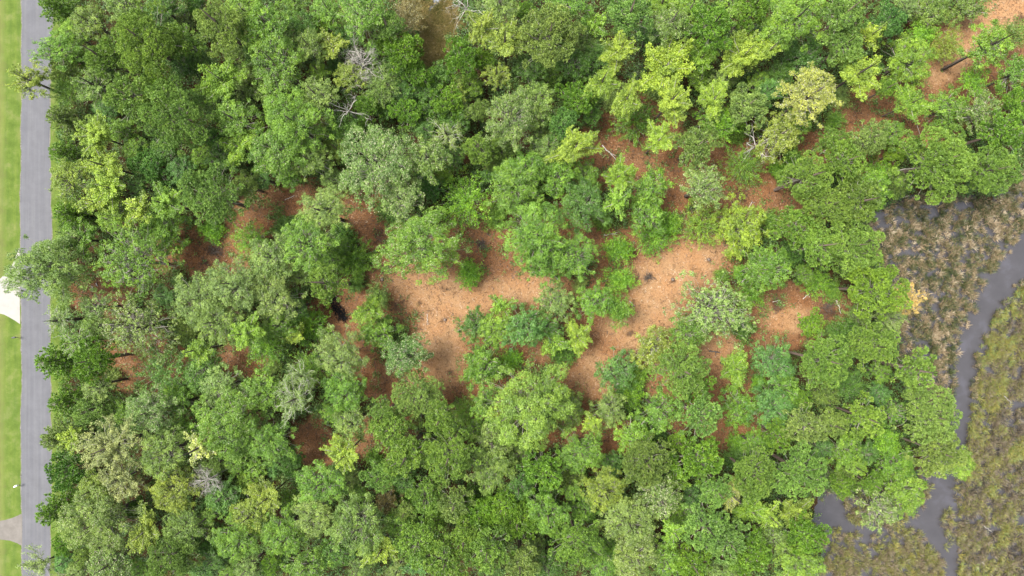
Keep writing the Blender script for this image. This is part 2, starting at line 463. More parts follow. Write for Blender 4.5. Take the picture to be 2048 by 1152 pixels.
def crown_conifer(R, seed):
    rg = np.random.default_rng(seed); D = R * 2.0; cl = []; ax = []; ct = []; limbs = [curve_chain((0, 0, 0), (0, 0, D), 0.09, 0.02, 4, rg, 0.01)]
    lv = 11
    for j in range(lv):
        t = j / lv; nbr = rg.integers(6, 9); a0 = rg.uniform(0, 6.28)
        for b in range(nbr):
            az = a0 + 2 * pi * b / nbr + rg.normal() * 0.15; ln = R * (1 - t) ** 0.75 * rg.uniform(0.75, 1.08)
            o = np.array([0, 0, D * (0.05 + 0.93 * t)]); d = unit(np.array([cos(az), sin(az), 0.25 + 0.5 * t])); bt = rg.uniform(0.25, 0.7)
            limbs.append(curve_chain(o, o + d * ln, 0.03, 0.01, 2, rg, 0.04))
            for s in range(max(2, int(ln / 0.2))):
                u = (s + 1) / max(2, int(ln / 0.2)); w = 0.42 * (1.15 - u)
                p = o + d * ln * u + rg.normal(size=3) * w * 0.55 * np.array([1, 1, 0.5])
                cl.append(p); ax.append(unit(d + rg.normal(size=3) * 0.25)); ct.append(bt)
    P = np.array(cl); A = np.array(ax); m = len(P); k = 14
    dd = unit(np.repeat(A, k, 0) + rg.normal(size=(m * k, 3)) * 0.55)
    Q = blades(np.repeat(P, k, 0), dd, rg.uniform(0.2, 0.42, m * k), rg.uniform(0.06, 0.1, m * k), rg)
    tint = np.clip(np.repeat(np.array(ct), k) + rg.normal(size=m * k) * 0.14, 0, 1)
    return Q, tint, rg.uniform(0, 1, m * k), limbs, D

def crown_bush(R, seed):
    rg = np.random.default_rng(seed); D = R * 0.62; limbs = []
    ns = int(20 + R * 9); cl = []; ct = []
    for i in range(ns):
        az = i * 2.39996; q = sqrt((i + 0.5) / ns) * R * rg.uniform(0.85, 1.08)
        e = np.array([cos(az) * q, sin(az) * q, D * (1 - (q / R / 1.1) ** 2) * rg.uniform(0.65, 1.1) + 0.15])
        limbs.append(curve_chain((cos(az) * q * 0.25, sin(az) * q * 0.25, 0), e, 0.025, 0.008, 3, rg, 0.06, 0.08)); bt = rg.uniform(0.3, 0.75)
        for s in range(5):
            kk = 30; u = rg.uniform(0.45, 1.15)
            q = e * u + rg.normal(size=3) * np.array([0.30, 0.30, 0.14])
            dv = unit(np.array([cos(az), sin(az), 0.4]) + rg.normal(size=3) * 0.6)
            p = q + dv * rg.uniform(-0.35, 0.45, (kk, 1)) + rg.normal(size=(kk, 3)) * np.array([0.12, 0.12, 0.07])
            cl.append(p); ct.append(np.full(kk, bt + rg.normal() * 0.2))
    P = np.vstack(cl); P[:, 2] = np.abs(P[:, 2]) + 0.03; m = len(P); tt = np.concatenate(ct)
    nn = unit(np.array([0, 0, 0.7]) + rg.normal(size=(m, 3)) * 0.7)
    Q = leaves(P, nn, rg.uniform(0.6, 1.2, m) * 0.17, rg.uniform(0.4, 0.7, m), rg)
    return Q, np.clip(tt + rg.normal(size=m) * 0.15, 0, 1), rg.uniform(0, 1, m), limbs, D

def snag_chains(R, seed, fine=False):
    rg = np.random.default_rng(seed); ch = []
    def grow(p, d, ln, r, lvl):
        n = 3; pts = [(tuple(p), r)]; q = np.array(p, float); dd = np.array(d, float)
        for i in range(n):
            dd = unit(dd + rg.normal(size=3) * 0.28); q = q + dd * ln / n; pts.append((tuple(q), r * (1 - 0.5 * (i + 1) / n)))
            if lvl > 0 and (i > 0 or lvl > 2):
                for b in range(1 if not fine else 2):
                    nd = unit(dd + rg.normal(size=3) * 0.75); grow(q, nd, ln * rg.uniform(0.5, 0.75), r * 0.5, lvl - 1)
        ch.append(pts)
    nb = 5 if not fine else 9
    for i in range(nb):
        az = i * 2.4 + rg.normal() * 0.4; el = radians(rg.uniform(12, 60))
        grow((0, 0, 0), (cos(az) * cos(el), sin(az) * cos(el), sin(el)), R * rg.uniform(0.55, 0.8), 0.055 if not fine else 0.045, 3)
    return ch, R * 0.7

KINDS = {
 'P': (crown_pine, 'pine_tree', 'pine', (2.8, 4.6, 4.6, 5.6, 5.6), M_BARKP),
 'O': (crown_oak, 'broadleaf_tree', 'broadleaf tree', (2.8, 2.8, 4.2, 4.2, 5.6, 5.6), M_BARK),
 'S': (lambda R, s: crown_oak(R, s, True, 0.19), 'thin_crowned_tree', 'thin-crowned broadleaf tree', (3.2, 5.0, 6.0), M_BARK),
 'M': (crown_maple, 'maple_tree', 'maple', (2.4, 2.4, 3.6, 3.6, 4.6), M_BARK),
 'F': (crown_feather, 'willow_tree', 'feathery willow-like tree', (3.0, 4.6), M_BARK),
 'T': (lambda R, s: crown_feather(R, s, True), 'dying_tree', 'half-bare dying tree', (3.0, 4.2), M_BARK),
 'C': (crown_conifer, 'young_conifer', 'young spiky conifer', (2.3, 3.2), M_BARKP),
 'B': (crown_bush, 'shrub', 'low fuzzy shrub', (1.8, 3.0, 3.6), M_BARK),
}
PROTO = {}
def proto(kind, R, seed=0):
    key = (kind, R, seed)
    if key not in PROTO:
        fn = KINDS[kind][0]
        Q, tint, fl, limbs, D = fn(R, 100 + seed * 7 + int(R * 10) + ord(kind) * 13)
        me = quad_mesh('crown_' + kind, Q, tint, fl, M_LEAF)
        lm = tubes_mesh('limbs_' + kind, limbs, M_DEAD if kind == 'T' else M_TWIG, 4)
        PROTO[key] = (me, lm, D)
    return PROTO[key]
def snag_proto(R, seed, fine):
    key = ('D', R, seed, fine)
    if key not in PROTO:
        ch, D = snag_chains(R, seed, fine)
        PROTO[key] = (None, tubes_mesh('dead_limbs', ch, M_DEAD, 5), D)
    return PROTO[key]
TR = {}
def trunk_mesh(mat, v):
    if (mat.name, v) not in TR:
        rg = np.random.default_rng(v + 5)
        ch = [[((0, 0, -0.02), 1.35), ((0, 0, 0.03), 1.0), ((rg.normal() * .5, rg.normal() * .5, 0.35), 0.86), ((rg.normal() * .6, rg.normal() * .6, 0.7), 0.74), ((0, 0, 1.03), 0.6)]]
        TR[(mat.name, v)] = tubes_mesh('trunk', ch, mat, 8)
    return TR[(mat.name, v)]

# colours of well-lit leaves in the photograph (sRGB), turned into leaf albedo
PAL = {'pn': (126,166,64), 'pb': (124,166,74), 'g': (114,162,50), 'd': (90,138,48), 'y': (150,184,60), 'l': (130,176,54), 'o': (122,156,66),
       'c': (176,192, 88), 't': (100,152,66), 'f': (118,178,44), 'k': (136,168,80), 's': (222,196,112), 'b': (136,130,72), 'yo': (142,168,60), 'w': (118,158,68), 'm': (134,174,60), 'pw': (160,176,108)}
CNAME = {'pn': 'mid green', 'pb': 'bluish green', 'g': 'green', 'd': 'dark green', 'y': 'yellow-green', 'l': 'lime green', 'o': 'olive',
         'c': 'creamy', 't': 'deep blue-green', 'f': 'bright grass-green', 'k': 'grey-green', 's': 'straw-coloured', 'b': 'brownish', 'yo': 'golden olive', 'w': 'white-flecked', 'm': 'yellowish green', 'pw': 'pale grey-green'}
def lin(c):
    c = c / 255.0
    return c / 12.92 if c <= 0.04045 else ((c + 0.055) / 1.055) ** 2.4
KA = 0.66
# ---------------------------------------------------------------- the trees
# photo x, y of the crown, crown radius (photo px), height (m), kind, colour, options | label | name used when other labels point at it
TREES = '''
108 12 42 10 C g
176 42 38 12 O o
250 8 42 13 O o
320 12 42 12 O d
290 82 76 20 P pn | big rounded bright pine standing tallest of the trees beside the road's top end | the big rounded roadside pine
362 82 40 14 O g
108 98 38 12 O g e1.3,0.9,0 | oak-like tree reaching a leafy point over the road's right edge near its top | the tree pointing over the road
203 112 40 15 P pn
258 192 54 19 P pb
347 232 76 21 P pb | huge pale bluish pine with tufted crown and a grey leaning trunk showing on its right | the huge bluish pine
190 170 48 13 F o
60 160 46 13 F yo e1.1,0.85,0 | thin wispy branch crown hanging across the road onto the left lawn | the wispy crown across the road
132 180 34 8 B g
122 237 42 9 C k | spiky young conifer leaning over the road shoulder below the wispy crown | the spiky conifer by the shoulder
186 268 54 15 M y
126 305 38 9 C g
200 328 46 14 M y
135 358 42 12 O yo
212 374 46 14 M y
298 332 46 10 P t
330 296 34 9 O d
417 390 68 18 P pb | broad pale pine at the left end of the strip of bare mulch | the broad pale pine
440 52 58 20 P k | pale grey-green pine with loose plumes and a pale trunk leaning right, near the top | the pale plumed pine
436 155 54 16 M l
490 25 50 15 O l
470 240 48 15 O g
474 292 46 15 M l
402 205 30 8 B d
440 318 34 9 O d
400 120 30 9 B d
530 44 50 16 O g
505 90 30 10 O d
655 18 34 13 O g
725 26 58 17 O g .05
777 54 36 15 P pb
690 70 30 9 B d
598 50 36 9 B d
550 125 66 17 O g
618 92 38 13 O o
662 88 30 12 M yo
722 128 36 11 D - fine | dead tree with a fan of fine purplish-grey twigs beside the golden tree | the fine-twigged dead tree
700 150 34 11 O yo | golden olive tree leaning against fine grey dead twigs | the golden tree
800 98 46 13 P g
815 30 36 7 B b .1
930 12 32 10 D - | dead tree with bare cream branches at the very top right of the golden gap | the bare tree by the golden gap
693 217 36 13 D - | forked dead snag with five bare white limbs in the dark green canopy | the forked white snag
632 190 42 15 O k
585 243 76 18 O g
550 300 58 16 O g .04
622 322 42 14 O o
760 170 42 10 B o
835 146 34 10 P g
790 130 30 8 B d
811 223 34 11 P g
733 210 32 10 P g
680 255 28 10 B d
755 325 88 19 O w .12 | large tree speckled all over with cream flowers, left of the upper middle | the cream-flowered tree
855 316 46 16 O o .06
893 268 40 13 T k | half-bare tree with crossing white twigs just right of the cream-flowered tree | the white-twigged tree
958 296 36 13 P pn
920 112 42 13 P g
880 150 26 7 B d
910 182 24 9 M yo
964 54 40 16 M yo
1011 80 46 17 M yo
994 150 32 12 F yo
1022 232 62 18 O o .06 | wide olive tree with dull speckled leaves in the upper middle | the wide olive tree
895 205 42 11 P g
905 235 34 10 O d
1000 10 42 14 O k
852 368 36 8 P t
930 402 60 7 B f | bright grass-green fuzzy mound of brush just above the left clearing | the bright green brush mound
1030 372 58 16 O g
1100 72 72 19 P k | tall pale willowy pine with grey forks at the top, right of the middle | the tall willowy pine
1190 44 32 12 M l
1140 8 42 14 O g
1257 28 50 17 P pb
1342 46 42 15 O o .04
1426 51 50 18 P g
1325 5 34 14 M l
1060 140 34 11 O d
1243 95 40 18 M y
1206 162 40 15 M y
1254 196 40 15 M y e0.8,1.2,0
1335 128 68 18 M y | largest yellow-green maple of the upper middle, orange tips at its crown | the largest yellow maple
1345 200 48 16 M y
1320 278 42 15 M y | yellow-green maple with a dark forked trunk showing on the mulch below it | the forked-trunk maple
1406 112 38 12 M l
1378 20 34 12 O l
1490 108 58 17 M y
1430 195 40 15 M y
1436 246 44 10 B f
1270 240 52 5 B g
1152 196 42 13 P g
1150 130 40 12 O d
1200 105 30 10 B d
1125 250 38 13 P t
1182 227 24 9 P t
1071 205 44 14 O o
1152 292 54 17 M y e1.25,0.85,35
1094 292 34 12 O o
1050 338 44 15 O g
1115 355 44 13 O g
1170 350 36 9 O g
1238 352 44 14 M l
1300 372 44 11 O g
1396 290 50 15 P k
1494 212 48 14 P k
1518 290 36 12 D - | dead white branching top lying open between green trees, right of the upper middle | the bare white treetop
1411 372 48 16 O k .05
1490 330 46 5 B g
1505 15 42 14 P g
1548 60 34 12 O l
1460 8 36 13 O l
1560 150 30 8 B d
1592 38 62 18 O l
1690 27 50 19 P pb
1690 90 46 17 P pb
1728 142 54 17 M y
1745 68 30 13 M y
1613 112 42 10 O d
1541 98 28 14 M y
1623 190 64 17 O c .12 | large pale cream-yellow tree at the upper right, palest crown of the upper half | the pale cream tree
1778 41 40 12 P t
1819 118 60 11 O l
1829 203 42 13 M l | lime tree whose three thin dark trunks show on the mulch at its lower left | the triple-trunked tree
1893 91 36 5 B yo
1981 91 50 15 O l
1948 162 32 9 B f
2036 145 46 10 O g
2029 68 28 8 B o
1897 216 46 8 O g
1965 222 44 12 O o .08
1880 322 82 18 P pn | widest pine at the right side, its broad crown overhanging the marsh's top edge | the widest pine
1985 342 58 16 P pn
2012 262 46 15 P g
2035 205 36 12 P g
1741 277 42 13 P k
1785 267 30 9 O g
1558 270 48 14 O yo .05
1596 246 34 10 O g
1673 281 34 13 P pn
1619 355 58 17 P pn
1690 322 48 16 P pn
1745 379 46 13 O g
1758 345 36 5 B f
1860 20 46 7 O o
1940 12 42 7 O o
1845 70 26 5 B f
88 538 82 14 O o e1.15,0.9,0 | big olive-green tree leaning right across the road above the white driveway | the big tree across the road
158 478 46 9 F g
138 427 46 10 C g
183 402 36 13 M y
271 417 38 14 M y
325 405 42 14 M l
224 432 36 10 O l
262 522 84 17 S g | open-crowned green tree laced with pale twigs, right of the big tree across the road | the open twiggy tree
322 468 54 9 O g
500 482 40 5 B f
395 598 60 15 O k
466 568 58 16 O k
430 645 52 15 O o
484 668 44 17 M l | bright lime maple at the lower left, above the dark stump-strewn mulch | the bright lime maple
389 702 34 13 M l
271 655 78 13 S o .08 | broad thin mottled olive crown with brown showing through, near the road's middle | the mottled olive tree
193 614 38 9 S k
115 640 34 11 T k
149 685 44 12 T g
110 722 54 10 C g
183 722 48 14 P g
325 742 52 8 B t
406 748 46 9 O d
645 424 54 17 O k
612 488 62 17 O g
540 515 46 15 O k
650 565 40 20 P pn | small perfectly round tall pine beside the black hole at the left clearing | the round pine
700 518 48 4 B g
547 590 60 15 O k
588 610 34 10 O d
736 620 39 11 M l
757 668 40 8 O g
615 652 48 5 B f
590 672 30 9 M y
838 488 86 18 O g .06 e1.15,0.85,0 | large green tree with white-flecked right edge standing over the top of the left clearing | the clearing-top tree
805 400 44 16 O k .08
938 549 26 3 B f | small lone green shrub on bare mulch in the left clearing | the lone shrub
947 650 38 8 O d
1003 612 32 9 M l
994 660 38 12 O l
679 708 56 13 O k
620 740 36 8 B g
811 715 51 12 O d .16 | tree dusted with white blossom at the lower left corner of the clearing | the white-blossomed tree
605 752 40 12 T k
530 695 44 8 B f
555 650 36 11 O g
967 735 46 10 O g
1072 472 73 17 O g
1149 512 50 14 O g
1166 412 58 13 O d
1090 530 44 13 O g
1237 402 34 14 M l
1291 426 44 9 O g
1308 478 42 4 B f | grass-green shrub with grey sticks in it at the top of the right clearing | the sticky shrub
1403 450 50 4 B l
1484 452 60 8 O y | soft yellow-green small tree at the upper right edge of the right clearing | the soft yellow bush
1237 500 28 3 B f
1240 560 27 4 B f
1111 603 42 10 O k
1192 603 42 10 O g
1237 620 28 7 B g
1428 618 84 15 S k .06 | thin crooked tree with pale speckled leaves at the lower right edge of the right clearing | the speckled crooked tree
1378 664 42 10 O g
1045 655 48 13 O t
1090 650 36 9 O d
1155 672 40 9 M y | small bright yellow tree between the two clearings | the small yellow tree
1108 684 34 9 M l
1308 693 46 9 O yo .05
1365 742 60 18 P pb
1474 738 44 12 M l
1237 745 46 7 O t
1518 540 46 12 O g
1498 590 34 4 B f
1596 456 48 16 P pn
1640 492 44 16 P pn
1707 492 64 18 P pn
1660 410 54 17 P pn
1721 405 50 17 P o
1548 535 44 13 O g
1758 578 66 17 P m | light green pine pushing out over the marsh beside a straw-coloured tree | the light green pine
1633 563 34 4 B f
1822 597 34 9 S s | straw-coloured dry tree at the marsh edge, touching the light green pine | the straw-coloured tree
1778 637 38 10 F k
1626 647 30 7 P l
1652 722 60 18 P pn
1748 691 54 17 P pn
1836 739 44 16 P pn
1548 725 48 9 O t
1690 665 28 7 B d
130 803 46 10 C g
178 820 40 10 P pb
192 772 34 11 O k
298 823 52 13 O w .12
112 877 44 10 C k
137 878 30 10 M y
217 895 72 16 F pw | pale feathery tree with whitish twigs at the lower left, two crowns in from the road | the pale feathery tree
325 908 56 15 O o
240 958 52 14 F pw
190 979 38 12 O yo
128 945 42 9 P d
110 1022 52 10 C g
192 1045 78 16 O o .06
284 1067 46 14 M yo
342 979 54 14 O yo
396 895 38 18 M c .2 | small cream-lime crown, palest of the lower left | the cream-lime crown
455 850 78 17 O g .02
413 962 22 12 D - fine | little spray of bare grey-brown twigs at the foot of the cream-lime crown | the little bare spray
368 1058 50 13 O o
339 1121 56 14 P o
443 995 42 10 O t
501 1029 44 13 O yo
470 1080 50 14 O g
78 1130 48 9 T k | grey thin-leaved bush over the road's bottom end | the grey bush at the road's foot
217 1128 46 13 O o .08
586 800 56 16 T k e0.85,1.2,0 | half-bare tree with a starburst of whitish branches at the lower left centre | the starburst tree
537 884 52 15 O g
528 785 48 14 O g
440 775 46 12 O k
686 780 50 13 O g
704 848 38 12 O k
686 914 46 15 M y | yellow-green tree beside brown bare ground at the lower left centre | the yellow tree by the brown patch
835 796 58 13 P k
767 832 38 13 P pb
781 868 46 16 P pn
879 840 38 16 P pn
815 911 50 19 P pn
899 911 60 20 P pn | broad dense pine, biggest crown of the pine cluster at the lower centre | the biggest lower pine
760 953 38 16 P pb
852 997 40 14 P pn
908 1007 40 14 P k
812 1020 34 4 B f
775 1003 30 8 O b
640 966 52 15 O g
625 1034 50 14 O k
715 1052 66 16 O o
530 999 46 14 M yo
564 1067 50 14 O g
760 1102 50 14 M y
835 1086 48 16 P pn
890 1124 52 17 P pn
930 1080 44 16 P pn
975 1100 52 17 P pn
980 935 52 14 O o
984 885 42 13 O k
960 1029 44 13 P g
1012 1019 44 14 P g
926 823 32 4 B g
611 1134 46 12 O g
665 1110 36 10 O d
1060 815 96 18 O m | very large yellow-green tree with pale twigs, biggest crown of the lower middle | the very large lower tree
970 806 34 13 O g
1140 822 38 9 O o
1189 848 28 11 M y
1218 818 40 10 O k
1257 786 40 4 B f
1321 823 46 14 O g
1390 775 40 14 P g
1399 830 48 18 P pb | round pale pine with a domed crown at the lower right of the clearings | the domed pale pine
1270 874 44 10 O l
1162 904 50 13 O g
1085 942 50 15 P g
1036 975 34 12 O d
1291 925 56 16 P o
1396 921 52 16 P g
1210 985 50 14 O yo
1321 998 46 14 O o .15
1433 982 36 17 P pb
1463 989 30 14 O c .15 e0.7,1.3,0
1507 952 54 16 P pn
1507 1026 42 12 M l
1094 1026 50 15 O g
1034 1044 44 14 P g
1155 1087 58 17 P pn
1257 1043 62 16 O k
1272 1112 60 15 O k .04
1350 1067 30 15 M l | narrow lime crown wedged between larger trees at the bottom, right of centre | the narrow lime crown
1413 1053 52 16 P pb
1385 1130 42 14 P g
1330 1118 40 13 O g
1040 1130 44 16 P k
1457 1083 48 15 P pb
1504 1110 50 15 P g
1095 1135 36 12 O d
1210 1130 34 12 O g
1616 853 44 14 P k
1667 850 34 13 P k
1731 836 46 16 P pn
1789 826 30 10 S g
1862 830 66 16 P k | pale sparse pine spreading over the creek's left bank | the pine over the creek
1880 905 56 15 P k
1772 882 26 7 B f
1548 813 52 10 O t
1480 815 44 7 O g
1606 948 58 17 P pb | round pale pine directly above the pale pool at the lower right | the round pine above the pool
1790 925 48 8 O g
1806 985 54 9 O m
1758 1020 46 12 S k .05
1917 925 38 9 O m
1690 962 34 4 B o
1596 1029 42 12 M yo
1540 1034 32 12 M y
1619 1073 44 14 P g
1602 1130 50 13 O m
1568 1077 18 8 D - fine | small straw-grey spray of dead twigs by the bottom right forest edge | the small dead spray
1548 1078 38 12 O o
1555 870 36 11 P g
1570 780 36 9 O g
1700 770 34 7 B d
1650 790 30 6 B o
1735 905 30 7 O d
1690 900 40 8 O g
'''
DIRS = ['right of', 'above and right of', 'above', 'above and left of', 'left of', 'below and left of', 'below', 'below and right of']
LAND = [(15, 600, 'the white driveway'), (20, 1050, 'the grey driveway'), (868, 25, 'the little pond'), (873, 100, 'the golden grass gap'),
        (672, 615, 'the black pit in the mulch'), (1370, 560, 'the right clearing'), (900, 590, 'the left clearing'), (285, 735, 'the brown patch near the road'),
        (420, 500, 'the left mulch strip'), (1590, 625, 'the brush-strewn mulch near the marsh'), (1980, 50, 'the mulch track at top right'),
        (1640, 1010, 'the pale pool'), (1200, 1150, 'the bottom edge middle'), (640, 885, 'the small brown patch')]
GROUPS = {'P': 'pines of the canopy', 'O': 'broadleaf trees of the canopy', 'S': 'thin-crowned trees', 'M': 'yellow-green maples',
          'F': 'feathery trees', 'T': 'half-bare trees', 'C': 'young conifers by the road', 'B': 'low shrubs on the forest floor', 'D': 'dead bare trees'}
NOUN = {'P': 'pine', 'O': 'broadleaf tree', 'S': 'thin-crowned tree', 'M': 'maple-like tree', 'F': 'feathery tree', 'T': 'half-bare twiggy tree',
        'C': 'spiky young conifer', 'B': 'low fuzzy shrub', 'D': 'dead tree'}
recs = []
for ln in TREES.strip().split('\n'):
    seg = [q.strip() for q in ln.split('|')]
    tk = seg[0].split()
    r = dict(px=float(tk[0]), py=float(tk[1]), r=float(tk[2]), h=float(tk[3]), k=tk[4], c=tk[5], fl=0.0, e=(1, 1, None), fine='fine' in tk,
             label=seg[1] if len(seg) > 1 else None)
    for q in tk[6:]:
        if q[0] == '.': r['fl'] = float(q)
        if q[0] == 'e':
            v = q[1:].split(','); r['e'] = (float(v[0]), float(v[1]), float(v[2]))
    if len(seg) > 2: LAND.append((r['px'], r['py'], seg[2]))
    recs.append(r)
# small understorey trees in the places of the closed forest that no listed crown covers
cov = [(r['px'], r['py'], r['r']) for r in recs if r['h'] > 4]
gr = random.Random(77); tries = 0; added = 0
while added < 120 and tries < 9000:
    tries += 1
    a = gr.uniform(118, 1900); b = gr.uniform(4, 1148)
    if open_m(a, b) > 0.12 or marsh_m(np.array([a]), np.array([b]))[0] or a > 1770 and b > 380 or (820 < a < 910 and b < 165): continue
    if min(math.hypot(a - x, b - y) - q * 0.86 for x, y, q in cov) < 8: continue
    q = gr.uniform(20, 32); cov.append((a, b, q)); added += 1
    recs.append(dict(px=a, py=b, r=q, h=gr.uniform(5.5, 10), k=gr.choice('OOOPM' if a > 300 else 'OOPO'), c=gr.choice(['g', 'd', 'g', 'o', 't', 'k', 'l']), fl=0.0, e=(1, 1, None), fine=False, label=None))
tries = 0; added = 0
while added < 38 and tries < 6000:                    # low sprouting shrubs on the edges of the cleared ground
    tries += 1
    a = gr.uniform(200, 1760); b = gr.uniform(60, 950); o = float(open_m(np.array([a]), np.array([b]))[0])
    if not 0.15 < o < 0.93 or blob(a, b, TAN, 0.4) > 0.35 or marsh_m(np.array([a]), np.array([b]))[0]: continue
    if min(math.hypot(a - x, b - y) - q * 0.7 for x, y, q in cov) < 4: continue
    q = gr.uniform(13, 27); cov.append((a, b, q)); added += 1
    recs.append(dict(px=a, py=b, r=q, h=gr.uniform(1.2, 3), k='B', c=gr.choice(['g', 'f', 'g', 'd', 'k']), fl=0.0, e=(1, 1, None), fine=False, label=None))
dup = {}
for r in recs:
    if r['label']: continue
    best = min(LAND, key=lambda L: math.hypot(L[0] - r['px'], L[1] - r['py']))
    dx, dy = r['px'] - best[0], best[1] - r['py']
    d = DIRS[int(round(math.atan2(dy, dx) / (pi / 4))) % 8]
    size = '' if r['k'] == 'B' else ('small ' if r['r'] < 37 else 'large ' if r['r'] > 55 else '')
    r['key'] = (size + CNAME[r['c']] + ' ' + NOUN[r['k']], d, best[2]); r['dist'] = math.hypot(dx, dy)
    dup.setdefault(r['key'], []).append(r)
ORD = ['nearest', 'second nearest', 'third nearest', 'fourth nearest', 'fifth nearest', 'sixth nearest', 'seventh nearest', 'eighth nearest', 'ninth nearest', 'tenth nearest', 'eleventh nearest', 'twelfth nearest']
for k, L in dup.items():
    L.sort(key=lambda r: r['dist'])
    for i, r in enumerate(L):
        r['label'] = '%s %s %s' % k if len(L) == 1 else '%s %s %s %s' % (ORD[i], k[0], k[1], k[2])

for i, r in enumerate(recs):
    k = r['k']; rg = random.Random(i * 31 + 5)
    h = r['h']; h = h * rg.uniform(0.84, 0.92) if k not in 'BC' else h * 0.9
    rw = r['r'] * S * (H - h * 0.8) / H * (0.93 if k in 'POSFT' else (1.16 if r['py'] < 260 else 1.04) if k == 'M' else 1.03)
    if k == 'D':
        me, lm, D = snag_proto(3.0, i % 3, r['fine']); sc = rw / 2.3; name = 'dead_tree'; bark = M_DEAD; cat = 'dead tree'
    else:
        Rs = KINDS[k][3]; cands = sorted(set(Rs), key=lambda q: abs(q - rw))
        R0 = cands[0]; ns = 5 if k in 'PO' else 3
        me, lm, D = proto(k, R0, rg.randrange(ns)); sc = rw / R0; name = KINDS[k][1]; bark = KINDS[k][4]; cat = KINDS[k][2]
    Dz = D * sc
    lowf = 0.0 if k == 'B' else (0.06 if k == 'C' else 0.22)
    if h - Dz < h * lowf:
        zs = (h * (1 - lowf)) / Dz; 
    else: zs = 1.0
    zs = max(0.45, min(1.25, zs)); Dz *= zs
    z0 = max(0.02, h - Dz)
    hc = z0 + 0.55 * Dz
    p = at(r['px'], r['py'], hc)
    root = bpy.data.objects.new(name, None); COL.objects.link(root); root.location = (p.x, p.y, -0.05)
    root.empty_display_size = 0.5
    rot = rg.uniform(0, 2 * pi)
    tag(root, r['label'], {'shrub': 'shrub', 'dead tree': 'dead tree'}.get(cat, 'tree'), GROUPS[k])
    if k != 'B' :
        t = link('trunk', trunk_mesh(bark, i % 3), root); tr = (0.06 + 0.008 * h + 0.010 * rw) * (0.62 if k == 'M' else 1)
        t.scale = (tr, tr, z0 + 0.08 + (0.25 * Dz if k not in 'CDT' else 0)); t.rotation_euler = (0, 0, rot)
    else:
        t = None
    ex, ey, ea = r['e']
    if ea is None:
        ex = rg.uniform(0.92, 1.1); ey = 2.02 - ex; 
        ea = 0; cr = rot
    else: cr = radians(ea)
    l = link('limbs' if k != 'B' else 'stems', lm, root); l.location = (0, 0, z0); l.rotation_euler = (0, 0, cr); l.scale = (sc * ex, sc * ey, sc * zs)
    if me:
        c = link('crown', me, root); c.location = (0, 0, z0); c.rotation_euler = (0, 0, cr); c.scale = (sc * ex, sc * ey, sc * zs)
        col = [lin(v) * KA for v in PAL[r['c']]]; j = rg.uniform(0.92, 1.08)
        c.color = (col[0] * j * rg.uniform(0.94, 1.06), col[1] * j, col[2] * j * rg.uniform(0.9, 1.1), r['fl'])
# ---------------------------------------------------------------- ground
def make_ground():
    fx = np.arange(-88, 88.01, 0.55); fy = np.arange(-54, 54.01, 0.55)
    ext = np.array([400, 250, 160, 120, 100, 92.0]); exy = np.array([400, 250, 160, 100, 75, 60.0])
    X = np.concatenate([-ext, fx, ext[::-1]]); Y = np.concatenate([-exy, fy, exy[::-1]])
    gxx, gyy = np.meshgrid(X, Y); nx, ny = len(X), len(Y)
    px = gxx / S + 1024; py = 576 - gyy / S
    om = open_m(px, py); mm = marsh_m(px, py).astype(float)
    wet = (pond_d(px, py) < 3).astype(float)
    verge = 1 - sstep(118, 150, px + (fbm(px / 25, py / 25, 61) - 0.5) * 40)
    side = sstep(125, 200, px)
    z = (fbm(gxx / 3.0, gyy / 3.0, 71) - 0.5) * 0.30 * side * (1 - mm) + (fbm(gxx / 0.9, gyy / 0.9, 72) - 0.5) * 0.12 * side
    z = z - 0.55 * mm - 0.4 * wet + (fbm(gxx / 1.6, gyy / 1.6, 75) - 0.5) * 0.35 * mm
    z = np.where(px < 130, 0, z)
    me = bpy.data.meshes.new('ground')
    n = nx * ny
    me.vertices.add(n); me.vertices.foreach_set('co', np.stack([gxx, gyy, z], -1).reshape(-1).astype(np.float32))
    ii = np.arange(nx - 1)[None, :] + nx * np.arange(ny - 1)[:, None]
    F = np.stack([ii, ii + 1, ii + 1 + nx, ii + nx], -1).reshape(-1, 4); m = len(F)
    me.loops.add(m * 4); me.polygons.add(m)
    me.loops.foreach_set('vertex_index', F.reshape(-1).astype(np.int32)); me.polygons.foreach_set('loop_start', np.arange(0, m * 4, 4, dtype=np.int32))
    me.update(calc_edges=True)
    me.polygons.foreach_set('use_smooth', np.ones(m, bool))
    tan = blob(px, py, [(b[0], b[1], b[2], b[3], b[4]) for b in TAN], 0.6)
    w3 = (fbm(px / 7, py / 7, 97, 3) - 0.5) * 18; w4 = (fbm(px / 7, py / 7, 98, 3) - 0.5) * 18
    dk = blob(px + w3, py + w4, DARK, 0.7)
    for k, v in (('open', om), ('tan', tan), ('dark', dk), ('marsh', mm), ('verge', verge)):
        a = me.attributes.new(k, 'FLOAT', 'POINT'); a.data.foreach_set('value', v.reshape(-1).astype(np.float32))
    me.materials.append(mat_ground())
    o = link('ground', me); tag(o, 'brown leaf litter and reddish wood mulch under the trees', 'ground', kind='structure')
